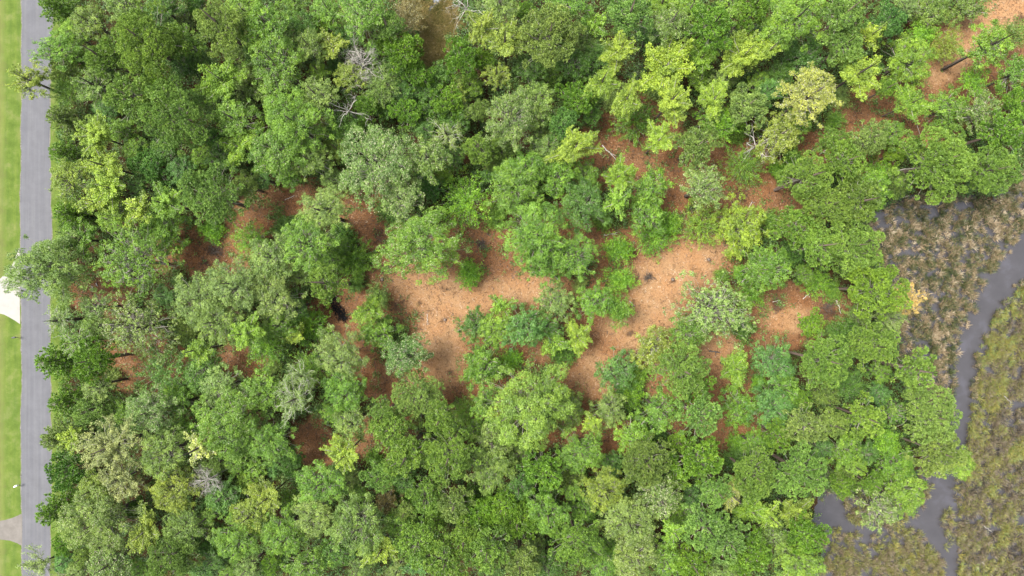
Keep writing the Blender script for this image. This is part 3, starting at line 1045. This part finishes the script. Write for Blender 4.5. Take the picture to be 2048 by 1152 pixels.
def mat_ground():
    m, nt, out = new_mat('ground')
    P = coords(nt)
    n1 = noise(nt, 1.1, 5, 0.65, P); n2 = noise(nt, 7.0, 4, 0.75, P, 0.6); n3 = noise(nt, 0.25, 3, 0.5, P)
    litter = ramp(nt, n2.outputs[0], [(0.30, (0.015, 0.011, 0.006)), (0.55, (0.050, 0.032, 0.016)), (0.75, (0.105, 0.066, 0.035))])
    mulch = ramp(nt, n2.outputs[0], [(0.28, (0.045, 0.022, 0.011)), (0.45, (0.135, 0.070, 0.034)), (0.62, (0.205, 0.112, 0.056)), (0.8, (0.30, 0.19, 0.10))])
    tan = ramp(nt, n2.outputs[0], [(0.25, (0.13, 0.07, 0.032)), (0.5, (0.265, 0.160, 0.082)), (0.75, (0.37, 0.26, 0.15))])
    def msk(name, lo, hi, amt=0.5):
        a = attr(nt, name)
        v = mth(nt, 'ADD', a.outputs['Fac'], mth(nt, 'MULTIPLY', mth(nt, 'SUBTRACT', n1.outputs[0], 0.5), amt))
        r = nt.nodes.new('ShaderNodeMapRange'); r.inputs[1].default_value = lo; r.inputs[2].default_value = hi
        nt.links.new(v, r.inputs[0]); return r.outputs[0]
    c = mixc(nt, msk('open', 0.2, 0.7), litter.outputs[0], mulch.outputs[0])
    c = mixc(nt, msk('tan', 0.15, 0.9, 0.9), c, tan.outputs[0])
    red = ramp(nt, n3.outputs[0], [(0.35, (1.0, 0.86, 0.76)), (0.65, (1.0, 1.0, 1.0))])
    c = mixc(nt, 0.8, c, red.outputs[0], 'MULTIPLY')
    n4 = noise(nt, 0.9, 4, 0.7, P, 1.5)
    scuff = ramp(nt, n4.outputs[0], [(0.36, 0.55), (0.45, 1.0)])
    c = mixc(nt, 1.0, c, scuff.outputs[0], 'MULTIPLY')
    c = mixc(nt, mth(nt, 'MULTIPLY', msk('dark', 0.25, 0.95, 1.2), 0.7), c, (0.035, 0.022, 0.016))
    # low green sprouts over litter
    n5 = noise(nt, 0.6, 4, 0.6, P)
    sp = ramp(nt, n5.outputs[0], [(0.52, 0.0), (0.66, 0.7)])
    spr = mixc(nt, n2.outputs[0], (0.03, 0.08, 0.015), (0.12, 0.22, 0.04))
    c = mixc(nt, mth(nt, 'MULTIPLY', sp.outputs[0], mth(nt, 'SUBTRACT', 1.0, attr(nt, 'open').outputs['Fac'], True)), c, spr)
    gr = mixc(nt, n2.outputs[0], (0.034, 0.063, 0.010), (0.109, 0.152, 0.029))
    c = mixc(nt, msk('verge', 0.35, 0.65, 0.3), c, gr)
    mud = ramp(nt, n1.outputs[0], [(0.35, (0.021, 0.018, 0.015)), (0.65, (0.050, 0.042, 0.036))])
    c = mixc(nt, attr(nt, 'marsh').outputs['Fac'], c, mud.outputs[0])
    principled(nt, out, c, 0.95, 0.08, n2.outputs[0], 0.8, 0.06)
    return m
make_ground()

def sheet(name, pts, z, mat, label, cat, thick=None):
    me = bpy.data.meshes.new(name)
    vs = [(x, y, z) for x, y in pts]; fs = [tuple(range(len(pts)))]
    if thick:
        n = len(pts); vs += [(x, y, z - thick) for x, y in pts]
        for i in range(n):
            j = (i + 1) % n; fs.append((i, i + n, j + n, j))
    me.from_pydata(vs, [], fs); me.materials.append(mat)
    import bmesh
    bm = bmesh.new(); bm.from_mesh(me); bmesh.ops.recalc_face_normals(bm, faces=bm.faces[:])
    if not thick and bm.faces[:][0].normal.z < 0: bmesh.ops.reverse_faces(bm, faces=bm.faces[:])
    bmesh.ops.triangulate(bm, faces=bm.faces[:]); bm.to_mesh(me); bm.free()
    o = link(name, me); tag(o, label, cat, kind='structure'); return o
def road_l(py): return 43.0 + 1.3 * sin(py / 90.0) + 0.9 * sin(py / 23.0) - 2.0 * math.exp(-((py - 560) / 90.0) ** 2) + (2 if py > 900 else 0) * min(1, max(0, (py - 900) / 60))
def road_r(py): return 101.0 + 1.6 * sin(py / 70.0 + 1) + 1.0 * sin(py / 17.0) + (2.0 if py < 60 else 0)
ys = list(range(-2600, 3800, 12))
road_pts = [(gx(road_l(y)), gy(y)) for y in ys] + [(gx(road_r(y)), gy(y)) for y in reversed(ys)]
def mat_road():
    m, nt, out = new_mat('asphalt')
    P = coords(nt)
    mp = nt.nodes.new('ShaderNodeMapping'); mp.inputs['Scale'].default_value = (1.5, 0.04, 1); nt.links.new(P, mp.inputs[0])
    ns = noise(nt, 1.2, 4, 0.6, mp.outputs[0])
    n1 = noise(nt, 28, 3, 0.7, P); n2 = noise(nt, 0.5, 4, 0.6, P)
    c = ramp(nt, ns.outputs[0], [(0.30, (0.088, 0.090, 0.102)), (0.5, (0.098, 0.099, 0.110)), (0.70, (0.112, 0.113, 0.122))])
    c = mixc(nt, 0.8, c.outputs[0], ramp(nt, n2.outputs[0], [(0.3, 0.84), (0.7, 1.08)]).outputs[0], 'MULTIPLY')
    n6 = noise(nt, 2.2, 5, 0.75, P, 1.0)
    c = mixc(nt, 0.5, c, ramp(nt, n6.outputs[0], [(0.30, 0.72), (0.42, 1.0), (0.66, 1.0), (0.75, 1.22)]).outputs[0], 'MULTIPLY')
    c = mixc(nt, 0.5, c, ramp(nt, n1.outputs[0], [(0.3, 0.75), (0.7, 1.2)]).outputs[0], 'MULTIPLY')
    principled(nt, out, c, 0.85, 0.3, n1.outputs[0], 0.3, 0.01)
    return m
def mat_edge():
    m, nt, out = new_mat('road_edge'); P = coords(nt); n1 = noise(nt, 5, 4, 0.7, P)
    principled(nt, out, ramp(nt, n1.outputs[0], [(0.35, (0.067, 0.059, 0.042)), (0.6, (0.177, 0.169, 0.152))]).outputs[0], 0.95, 0.1, n1.outputs[0], 0.4, 0.02); return m
def mat_lawn():
    m, nt, out = new_mat('lawn'); P = coords(nt)
    n1 = noise(nt, 0.45, 4, 0.65, P); n2 = noise(nt, 9, 4, 0.8, P)
    mp = nt.nodes.new('ShaderNodeMapping'); mp.inputs['Scale'].default_value = (1.4, 0.12, 1); nt.links.new(P, mp.inputs[0])
    n3 = noise(nt, 1.0, 3, 0.6, mp.outputs[0])
    c = ramp(nt, n1.outputs[0], [(0.3, (0.060, 0.096, 0.017)), (0.5, (0.084, 0.126, 0.024)), (0.72, (0.130, 0.148, 0.050))])
    c = mixc(nt, 0.75, c.outputs[0], ramp(nt, n3.outputs[0], [(0.3, (0.80, 0.86, 0.85)), (0.7, (1.2, 1.12, 1.05))]).outputs[0], 'MULTIPLY')
    c = mixc(nt, 0.6, c, ramp(nt, n2.outputs[0], [(0.3, 0.6), (0.7, 1.3)]).outputs[0], 'MULTIPLY')
    sx = nt.nodes.new('ShaderNodeSeparateXYZ'); nt.links.new(P, sx.inputs[0])
    e = nt.nodes.new('ShaderNodeMapRange'); e.inputs[1].default_value = -84.0; e.inputs[2].default_value = -84.9
    nt.links.new(mth(nt, 'ADD', sx.outputs[0], mth(nt, 'MULTIPLY', mth(nt, 'SUBTRACT', n1.outputs[0], 0.5), 3.0)), e.inputs[0])
    c = mixc(nt, mth(nt, 'MULTIPLY', e.outputs[0], 0.25), c, (0.20, 0.16, 0.08))
    principled(nt, out, c, 0.95, 0.1, n2.outputs[0], 0.9, 0.04); return m
def mat_conc(name, a, b):
    m, nt, out = new_mat(name); P = coords(nt); n1 = noise(nt, 0.8, 4, 0.6, P); n2 = noise(nt, 30, 2, 0.7, P)
    c = ramp(nt, n1.outputs[0], [(0.3, a), (0.7, b)])
    c = mixc(nt, 0.4, c.outputs[0], ramp(nt, n2.outputs[0], [(0.3, 0.8), (0.7, 1.15)]).outputs[0], 'MULTIPLY')
    principled(nt, out, c, 0.85, 0.3, n2.outputs[0], 0.2, 0.01); return m
ML = mat_lawn(); MR = mat_road(); ME = mat_edge()
def fringe(y): return 122 + 10 * sin(y / 61.0) + 7 * sin(y / 19.0 + 2) + 4 * sin(y / 7.3)
lawn_pts = [(-400, gy(y)) for y in (ys[0], ys[-1])]
lawn_pts = [(-400, gy(ys[0])), (-400, gy(ys[-1]))] + [(gx(fringe(y)), gy(y)) for y in reversed(ys)]
sheet('lawn', lawn_pts, 0.012, ML, 'bright mown grass on both sides of the grey road', 'lawn')
edge_pts = [(gx(road_l(y) - 1.6 - 0.9 * sin(y / 5.0)), gy(y)) for y in ys] + [(gx(road_r(y) + 1.6 + 0.9 * sin(y / 6.1)), gy(y)) for y in reversed(ys)]
sheet('road_edge', edge_pts, 0.018, ME, 'pale gravelly edge along the asphalt', 'road edge')
sheet('road', road_pts, 0.026, MR, 'straight grey asphalt road with faint lengthwise wheel streaks', 'road')
def dpoly(L): return [(gx(x), gy(y)) for x, y in L]
d1 = [(40.3, 648), (30, 641), (18, 634), (8, 629), (-6, 626), (-60, 622), (-200, 620), (-500, 620), (-500, 562), (-60, 562), (-10, 561), (0, 558), (14, 545), (26, 528), (33, 510), (39, 495)]
d2 = [(44.0, 1027), (36, 1031), (24, 1036), (10, 1040), (-10, 1043), (-80, 1045), (-500, 1045), (-500, 1078), (-40, 1078), (0, 1079), (20, 1081), (34, 1086), (44.6, 1092)]
sheet('driveway', dpoly(d1), 0.034, mat_conc('concrete_white', (0.245, 0.234, 0.216), (0.282, 0.271, 0.253)), 'bright white concrete driveway flaring onto the road', 'driveway')
sheet('driveway', dpoly(d2), 0.034, mat_conc('concrete_grey', (0.109, 0.099, 0.088), (0.152, 0.139, 0.126)), 'weathered grey-brown driveway apron at the bottom left', 'driveway')

# water: one flat surface under the marsh, one little pond
def mat_water(name, col, rough=0.12):
    m, nt, out = new_mat(name); P = coords(nt)
    n1 = noise(nt, 0.30, 4, 0.55, P, 0.15); n2 = noise(nt, 3.0, 3, 0.5, P)
    c = ramp(nt, n1.outputs[0], [(0.32, tuple(v * 0.80 for v in col)), (0.55, col), (0.66, tuple(v * f for v, f in zip(col, (1.25, 1.28, 1.38))))])
    p = principled(nt, out, c.outputs[0], rough, 0.9, n2.outputs[0], 0.06, 0.02)
    return m
wp = [(1560, 200), (5000, 200), (5000, 3000), (1560, 3000)]
sheet('creek_water', dpoly(wp), -0.30, mat_water('water', (0.046, 0.043, 0.046)), 'calm grey tidal creek winding through the marsh', 'creek')
sheet('pond_water', dpoly([(800, -120), (960, -120), (960, 90), (800, 90)]), -0.20, mat_water('pondwater', (0.16, 0.175, 0.22), 0.18), 'small pale pond in the golden grass gap', 'pond')

# ---------------------------------------------------------------- mulch chips
def scatter(n, test, x0=-86, x1=86, y0=-49, y1=49, seed=1):
    rg = np.random.default_rng(seed)
    x = rg.uniform(x0, x1, n); y = rg.uniform(y0, y1, n); px = x / S + 1024; py = 576 - y / S
    k = rg.uniform(size=n) < test(px, py)
    return x[k], y[k], px[k], py[k], rg
x, y, px, py, rg = scatter(230000, lambda a, b: np.clip(open_m(a, b) * 1.2 - 0.15, 0, 1) * (1 - marsh_m(a, b)) * (a > 150), seed=3)
n = len(x)
an = rg.uniform(0, 2 * pi, n) * 0.6 + fbm(x / 6, y / 6, 91) * 6
D = np.stack([np.cos(an), np.sin(an), rg.normal(size=n) * 0.22], 1); D = unit(D)
zz = (fbm(x / 3.0, y / 3.0, 71) - 0.5) * 0.30 + (fbm(x / 0.9, y / 0.9, 72) - 0.5) * 0.12
B = np.stack([x, y, zz + 0.04 + rg.uniform(0, 0.05, n)], 1)
side = unit(np.stack([-D[:, 1], D[:, 0], rg.normal(size=n) * 0.3], 1)) * rg.uniform(0.015, 0.045, n)[:, None]
T = B + D * (rg.uniform(0.08, 0.38, n) + (rg.uniform(size=n) < 0.006) * rg.uniform(0.2, 0.9, n))[:, None]
Q = np.stack([B - side, B + side, T + side, T - side], 1)
swath = fbm((x * 0.8 + y * 0.6) / 0.7, (y * 0.8 - x * 0.6) / 2.6, 191, 3) - 0.5
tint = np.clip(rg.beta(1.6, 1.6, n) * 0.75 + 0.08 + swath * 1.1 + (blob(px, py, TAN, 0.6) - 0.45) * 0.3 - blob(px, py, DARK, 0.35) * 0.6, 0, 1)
M_CHIP = mat_ramp_leaf('wood_chips', [(0.0, (0.02, 0.012, 0.008)), (0.25, (0.075, 0.034, 0.016)), (0.5, (0.185, 0.09, 0.042)), (0.72, (0.27, 0.155, 0.078)), (0.9, (0.31, 0.195, 0.105)), (1.0, (0.36, 0.26, 0.17))], 0.0)
tag(link('wood_chips', quad_mesh('wood_chips', Q, tint, None, M_CHIP)), 'loose reddish and tan wood chips spread over the clearings', 'wood chips', kind='stuff')

# ---------------------------------------------------------------- undergrowth
M_UNDER = mat_ramp_leaf('undergrowth', [(0.0, (0.018, 0.042, 0.012)), (0.35, (0.045, 0.10, 0.022)), (0.65, (0.09, 0.18, 0.03)), (0.9, (0.17, 0.27, 0.05)), (1.0, (0.24, 0.24, 0.10))])
def gold_d(a, b):
    w = (fbm(a / 14, b / 14, 83) - 0.5) * 40
    return blob(a + w, b, [(872, 95, 30, 62), (890, 40, 26, 40), (845, 130, 22, 30), (830, 20, 30, 35)], 0.25) * np.where(pond_d(a, b) > -1, 1.0, 0.04)
def under_d(a, b):
    o = open_m(a, b)
    if True:
        pass
    f = fbm(a / 40, b / 40, 33)
    v = (1 - o) ** 1.2 * (0.25 + 0.75 * sstep(0.30, 0.5, f)) + 0.45 * sstep(0.50, 0.62, fbm(a / 18, b / 18, 39)) * (1 - blob(a, b, TAN, 0.4))
    return v * (1 - marsh_m(a, b)) * (a > 118) * (pond_d(a, b) > 8) * (gold_d(a, b) < 0.15)
x, y, px, py, rg = scatter(90000, under_d, seed=8)
m = len(x); k = 15
hh = 0.12 + rg.uniform(0, 1, m) ** 1.3 * 4.2 * fbm(px / 22, py / 22, 133) * (1 - open_m(px, py)) ** 1.5 * sstep(115, 170, px)
ct = np.clip(0.25 + 0.5 * fbm(px / 30, py / 30, 44) + 0.12 * rg.normal(size=m) + 0.18 * open_m(px, py), 0, 1)
C = np.repeat(np.stack([x, y, hh], 1), k, 0) + rg.normal(size=(m * k, 3)) * np.array([0.27, 0.27, 0.16])
C[:, 2] = np.abs(C[:, 2]) + 0.02
nn = unit(np.array([0, 0, 0.8]) + rg.normal(size=(m * k, 3)) * 0.6)
Q = leaves(C, nn, rg.uniform(0.14, 0.30, m * k), rg.uniform(0.4, 0.8, m * k), rg)
tag(link('undergrowth', quad_mesh('undergrowth', Q, np.clip(np.repeat(ct, k) + rg.normal(size=m * k) * 0.12, 0, 1), None, M_UNDER)), 'dense low leafy undergrowth covering the forest floor', 'undergrowth', kind='stuff')

# ---------------------------------------------------------------- marsh grass
def tussocks(x, y, px, py, rg, k, ln, wd, tint, zbase=-0.30, lean=0.8, spread=0.16, wind=(0, 0)):
    m = len(x)
    P = np.repeat(np.stack([x, y, np.full(m, zbase)], 1), k, 0)
    a = rg.uniform(0, 2 * pi, m * k); q = np.abs(rg.normal(size=m * k)) * spread
    P = P + np.stack([np.cos(a) * q, np.sin(a) * q, np.zeros(m * k)], 1)
    dx = np.cos(a) * lean * rg.uniform(0.1, 1.3, m * k) + wind[0]; dy = np.sin(a) * lean * rg.uniform(0.1, 1.3, m * k) + wind[1]
    D = unit(np.stack([dx, dy, np.ones(m * k)], 1))
    L = np.repeat(ln, k) * rg.uniform(0.6, 1.15, m * k); w = rg.uniform(0.6, 1.3, m * k) * wd
    s = unit(np.cross(D, rg.normal(size=(m * k, 3)))) * (w * 0.5)[:, None]
    Mi = P + D * (L * 0.6)[:, None]
    T = Mi + unit(D * np.array([1.6, 1.6, 0.25])) * (L * 0.5)[:, None]
    Q = np.stack([P - s * 0.7, Mi - s, T, Mi + s], 1)
    return Q, np.clip(np.repeat(tint, k) + rg.normal(size=m * k) * 0.13, 0, 1)
def right_bank(a, b):
    return (a > 1925 + (b < 900) * 0) & inpoly(a, b, [(1960,700),(2010,600),(2060,560),(2400,500),(2400,1500),(1920,1500),(1912,1130),(1888,1080),(1868,1040),(1905,990),(1915,900),(1950,790)])
def brown_d(a, b):
    f = fbm((a + b * 0.5) / 11, (b - a * 0.3) / 6, 52, 4)
    low = sstep(940, 990, b)
    thr = 0.44 + 0.05 * low - 0.05 * sstep(1900, 2040, a) * (1 - low)
    isl = blob(a, b, [(1825, 1125, 55, 38), (1885, 1130, 17, 28), (1700, 1045, 20, 40), (1860, 1110, 20, 25), (1690, 1130, 45, 25), (1760, 1130, 25, 22)], 0.3)
    v = sstep(thr - 0.03, thr + 0.06, f)
    v = np.maximum(np.maximum(v * (1 - 0.35 * low), isl), 0.14 * low)
    pool = blob(a, b, [(1655, 1025, 26, 38), (1740, 432, 26, 10, -0.3), (1925, 410, 22, 10), (1765, 452, 22, 6, -.3)], 0.3)
    return v * marsh_m(a, b) * (creek_d(a, b) > -1) * (~right_bank(a, b)) * (1 - pool)
x, y, px, py, rg = scatter(24000, brown_d, 48, 100, -54, 28, seed=21)
low = sstep(930, 1000, py)
t = np.clip(0.05 + 0.85 * fbm(px / 11, py / 11, 57, 3) + rg.normal(size=len(x)) * 0.22 - 0.10 * low - 0.3 * (rg.uniform(size=len(x)) < 0.18), 0, 1)
Q, tt = tussocks(x, y, px, py, rg, 32, rg.uniform(0.45, 1.1, len(x)), 0.065, t, wind=(0.25, 0.12), lean=0.9, spread=0.10)
M_BR = mat_ramp_leaf('marsh_brown', [(0.0, (0.030, 0.044, 0.015)), (0.25, (0.075, 0.095, 0.028)), (0.45, (0.155, 0.125, 0.062)), (0.7, (0.27, 0.195, 0.115)), (1.0, (0.43, 0.36, 0.25))], 0.15)
lo = np.repeat(low, 32) + rg.uniform(-0.2, 0.2, len(Q)) > 0.5
QL, tL = Q[lo], np.clip(tt[lo] * 0.55 + 0.36, 0, 1); Q, tt = Q[~lo], tt[~lo]
tag(link('marsh_grass', quad_mesh('marsh_grass', Q, tt, None, M_BR)), 'brown tussocks of dying marsh grass standing in grey water', 'marsh grass', kind='stuff')

def olive_d(a, b):
    f = fbm(a / 12, b / 12, 62, 3)
    w = (fbm(a / 16, b / 16, 63, 3) - 0.5) * 34
    return sstep(0.34, 0.42, f) * right_bank(a + w, b) * (creek_d(a, b) > -2)
x, y, px, py, rg = scatter(13000, olive_d, 70, 104, -54, 6, seed=22)
t = np.clip(-0.17 + 1.40 * fbm(px / 17, py / 17, 67, 4) + rg.normal(size=len(x)) * 0.20 + 0.2 * (1 - sstep(10, 45, creek_d(px, py))), 0, 1)
Q, tt = tussocks(x, y, px, py, rg, 38, rg.uniform(0.45, 1.0, len(x)), 0.065, t, wind=(0.1, -0.1), lean=1.0, spread=0.13)
M_OL = mat_ramp_leaf('marsh_olive', [(0.0, (0.03, 0.03, 0.025)), (0.2, (0.13, 0.105, 0.08)), (0.4, (0.19, 0.145, 0.095)), (0.55, (0.13, 0.125, 0.045)), (0.72, (0.17, 0.19, 0.045)), (0.88, (0.27, 0.22, 0.05)), (1.0, (0.16, 0.21, 0.06))], 0.15)
tag(link('marsh_grass', quad_mesh('marsh_grass', QL, tL, None, M_OL)), 'olive and straw marsh tussocks and islets in the water at the bottom right', 'marsh grass', kind='stuff')
tag(link('marsh_grass', quad_mesh('marsh_grass', Q, tt, None, M_OL)), 'yellow-olive and tan marsh grass on the creek\'s right bank', 'marsh grass', kind='stuff')

# golden grass in the gap at the top
x, y, px, py, rg = scatter(90000, gold_d, -20, -6, 32, 52, seed=23)
t = np.clip(0.1 + 0.85 * fbm(px / 8, py / 8, 87, 3) + rg.normal(size=len(x)) * 0.13, 0, 1)
Q, tt = tussocks(x, y, px, py, rg, 16, rg.uniform(0.5, 1.0, len(x)), 0.055, t, zbase=-0.22)
M_GO = mat_ramp_leaf('marsh_gold', [(0.0, (0.035, 0.045, 0.014)), (0.3, (0.12, 0.13, 0.035)), (0.55, (0.25, 0.20, 0.065)), (0.8, (0.34, 0.25, 0.10)), (1.0, (0.42, 0.37, 0.24))], 0.15)
tag(link('golden_grass', quad_mesh('golden_grass', Q, tt, None, M_GO)), 'golden brown grass around the small pond at the top', 'grass', kind='stuff')

# ---------------------------------------------------------------- fallen wood
def stick(px0, py0, px1, py1, r, mat, label, name='fallen_branch', forks=2, seed=0, z=0.12):
    rg = np.random.default_rng(seed + 900)
    a = at(px0, py0, z); b = at(px1, py1, z); L = (b - a).length
    root = bpy.data.objects.new(name, None); COL.objects.link(root); root.location = (a.x, a.y, 0)
    p0 = np.array([0, 0, z]); p1 = np.array([b.x - a.x, b.y - a.y, z + 0.05])
    link('stem', tubes_mesh('stem', [curve_chain(p0, p1, r, r * 0.45, 6, rg, 0.05)], mat, 6), root)
    for f in range(forks):
        t = rg.uniform(0.3, 0.85); o = p0 + (p1 - p0) * t; d = unit((p1 - p0) / L + rg.normal(size=3) * np.array([0.8, 0.8, 0.3])); d[2] = abs(d[2])
        link('twig', tubes_mesh('twig', [curve_chain(o, o + d * L * rg.uniform(0.25, 0.5), r * 0.5, r * 0.15, 3, rg, 0.1)], mat, 5), root)
    tag(root, label, 'fallen branch', 'fallen branches on the mulch')
    return root
STK = [(1204, 290, 1232, 320, 0.10, M_DEAD, 'long pale pole lying on the mulch below the paired yellow maples'),
 (1258, 602, 1270, 612, 0.06, M_DEAD, 'short pale stick at the left side of the right clearing'),
 (854, 628, 856, 650, 0.05, M_DEAD, 'thin upright-looking pale stick on the left clearing'),
 (1208, 470, 1236, 468, 0.07, M_DEAD, 'white bare branch at the left of the grass-green shrub'),
 (1283, 480, 1294, 466, 0.09, M_DEAD, 'whitish broken branch lying in the grass-green shrub'),
 (1318, 448, 1336, 451, 0.07, M_DEAD, 'white stick on the upper edge of the grass-green shrub'),
 (1606, 598, 1620, 586, 0.07, M_DEAD, 'pale stick lying on the mulch near the marsh'),
 (1545, 604, 1560, 600, 0.06, M_DEAD, 'pale stick at the left of the mulch near the marsh'),
 (1495, 420, 1505, 402, 0.06, M_DEAD, 'pale stick on dark mulch above the soft yellow bush'),
 (192, 566, 196, 573, 0.08, M_DEAD, 'upper of two short cut sticks right of the tree across the road'),
 (184, 572, 187, 581, 0.08, M_DEAD, 'lower of two short cut sticks right of the tree across the road'),
 (570, 400, 590, 390, 0.06, M_DEAD, 'pale stick lying along the left mulch strip'),
 (1218, 574, 1238, 573, 0.12, M_BARK, 'short dark log poking out beside the lime sprouts of the right clearing'),
 (1418, 702, 1440, 706, 0.16, M_BARK, 'dark log on pale mulch below the speckled crooked tree'),
 (1130, 720, 1146, 717, 0.07, M_DEAD, 'pale log end just below the small yellow tree'),
 (1638, 310, 1655, 298, 0.06, M_DEAD, 'thin pale stick on the small brown gap at upper right'),
 (1672, 600, 1682, 628, 0.07, M_DEAD, 'bent pale branch at the marsh side of the mulch'),
 (1806, 396, 1818, 390, 0.06, M_DEAD, 'pale forked stick at the marsh top corner'),
 (1968, 1052, 1984, 1064, 0.07, M_TWIG, 'grey driftwood pole on the yellow-olive marsh'),
 (2008, 792, 2024, 806, 0.08, M_TWIG, 'forked grey driftwood at the right edge of the marsh')]
for i, q in enumerate(STK):
    stick(*q, seed=i, z=0.12 if q[0] < 1900 else 0.35)
# stumps
for i, (a, b, lab) in enumerate([(1418, 519, 'small dark stump at the upper right of the right clearing'), (1346, 559, 'small dark stump in the middle of the right clearing'),
                        (764, 559, 'dark stump near the top left of the left clearing'), (890, 640, 'low stump in the middle of the left clearing')]):
    p = at(a, b, 0.2); root = bpy.data.objects.new('tree_stump', None); COL.objects.link(root); root.location = (p.x, p.y, -0.05)
    link('bark', tubes_mesh('bark', [[((0, 0, 0), 0.34), ((0, 0, 0.12), 0.26), ((0, 0, 0.30), 0.24)]], M_BARK, 9), root)
    link('cut_top', tubes_mesh('cut_top', [[((0, 0, 0.295), 0.20), ((0, 0, 0.315), 0.20)]], M_BARKP, 9), root)
    tag(root, lab, 'stump', 'stumps in the clearings')

# brush piles (dark twiggy debris)
for i, (a, b, r, lab) in enumerate([(1765, 640, 24, 'tangle of dark dead brush left of the grey-green feathery tree'), (965, 488, 14, 'dark brush heap at the top of the left clearing'),
        (1297, 555, 9, 'dark brush scrap in the left half of the right clearing'), (1656, 612, 22, 'brown brush heap at the marsh end of the mulch'), (1650, 950, 18, 'grey twig tangle at the top of the pale pool'),
        (430, 502, 20, 'dark brush heap on the left mulch strip'), (2040, 262, 16, 'bare grey twigs at the right edge above the marsh'), (1275, 148, 24, 'grey leafless brush beneath the upper maples')]):
    rg = np.random.default_rng(i + 70); ch = []
    for j in range(60):
        az = rg.uniform(0, 6.28); q = min(1.6, abs(rg.normal())) * r * S * 0.45; c = np.array([cos(az) * q, sin(az) * q, rg.uniform(0.05, 0.4)])
        d = unit(np.array([rg.normal(), rg.normal(), rg.uniform(0, 0.5)])); ch.append(curve_chain(c, c + d * rg.uniform(0.5, 1.3), 0.03, 0.012, 3, rg, 0.12))
    o = link('brush_pile', tubes_mesh('brush_pile', ch, M_TWIG if i in (4, 6, 7) else M_BARK, 4)); p = at(a, b, 0.2); o.location = (p.x, p.y, 0)
    tag(o, lab, 'brush pile', 'brush piles')

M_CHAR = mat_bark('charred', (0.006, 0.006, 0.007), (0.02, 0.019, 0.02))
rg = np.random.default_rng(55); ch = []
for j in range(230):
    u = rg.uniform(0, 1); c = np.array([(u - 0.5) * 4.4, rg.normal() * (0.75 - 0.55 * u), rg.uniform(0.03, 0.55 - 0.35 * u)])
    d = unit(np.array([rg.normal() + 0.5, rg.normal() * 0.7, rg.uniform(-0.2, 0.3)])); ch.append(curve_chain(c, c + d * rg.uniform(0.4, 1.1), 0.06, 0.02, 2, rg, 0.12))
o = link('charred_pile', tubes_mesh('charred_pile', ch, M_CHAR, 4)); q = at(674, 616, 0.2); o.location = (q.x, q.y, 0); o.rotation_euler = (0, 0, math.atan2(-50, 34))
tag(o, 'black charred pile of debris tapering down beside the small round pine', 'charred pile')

# ---------------------------------------------------------------- mailboxes
def flat_mat(name, c, rough=0.5, metal=0.0):
    m, nt, out = new_mat(name); P = coords(nt); n = noise(nt, 14, 3, 0.6, P)
    r = ramp(nt, n.outputs[0], [(0.3, tuple(v * 0.85 for v in c)), (0.7, tuple(min(1, v * 1.1) for v in c))])
    p = principled(nt, out, r.outputs[0], rough, 0.4); p.inputs['Metallic'].default_value = metal; return m
def box_bm(bm, c, s):
    import bmesh
    r = bmesh.ops.create_cube(bm, size=1.0)
    for v in r['verts']: v.co = Vector((v.co.x * s[0] + c[0], v.co.y * s[1] + c[1], v.co.z * s[2] + c[2]))
def bm_obj(name, fn, mat, parent):
    import bmesh
    bm = bmesh.new(); fn(bm); bmesh.ops.bevel(bm, geom=bm.edges[:], offset=0.006, segments=1, affect='EDGES')
    me = bpy.data.meshes.new(name); bm.to_mesh(me); bm.free(); me.materials.append(mat); return link(name, me, parent)
def mailbox(px, py, rot, boxm, postm, lab):
    root = bpy.data.objects.new('mailbox', None); COL.objects.link(root); p = at(px, py, 0.6); root.location = (p.x, p.y, 0); root.rotation_euler = (0, 0, rot)
    bm_obj('post', lambda b: box_bm(b, (0, 0, 0.5), (0.1, 0.1, 1.04)), postm, root)
    bm_obj('arm', lambda b: box_bm(b, (0.18, 0, 0.985), (0.72, 0.09, 0.07)), postm, root)
    vs = []; L = 0.52; prof = [(-0.13, 0), (0.13, 0)] + [(0.13 * cos(t), 0.14 + 0.13 * sin(t)) for t in [pi * i / 8 for i in range(9)]]
    n = len(prof)
    for xx in (0.0, L):
        for (a, b) in prof: vs.append((xx, a, 1.025 + b))
    fs = [tuple(range(n))[::-1], tuple(range(n, 2 * n))] + [(i, (i + 1) % n, (i + 1) % n + n, i + n) for i in range(n)]
    me = bpy.data.meshes.new('box'); me.from_pydata(vs, [], fs); me.materials.append(boxm); bx = link('box', me, root)
    bm_obj('door', lambda b: box_bm(b, (L + 0.012, 0, 1.15), (0.016, 0.25, 0.22)), boxm, root)
    bm_obj('flag', lambda b: box_bm(b, (0.30, 0.145, 1.22), (0.16, 0.012, 0.05)), flat_mat('flag', (0.35, 0.3, 0.3)), root)
    tag(root, lab, 'mailbox', 'mailboxes by the road')
mailbox(29, 675, 0.1, flat_mat('box_dark', (0.06, 0.06, 0.07)), flat_mat('post_grey', (0.25, 0.24, 0.24)), 'small dark mailbox on the lawn below the white driveway')
mailbox(33, 972, 0.5, flat_mat('box_white', (0.8, 0.8, 0.8)), flat_mat('post_white', (0.6, 0.6, 0.6)), 'white mailbox on a post on the lawn above the grey driveway')
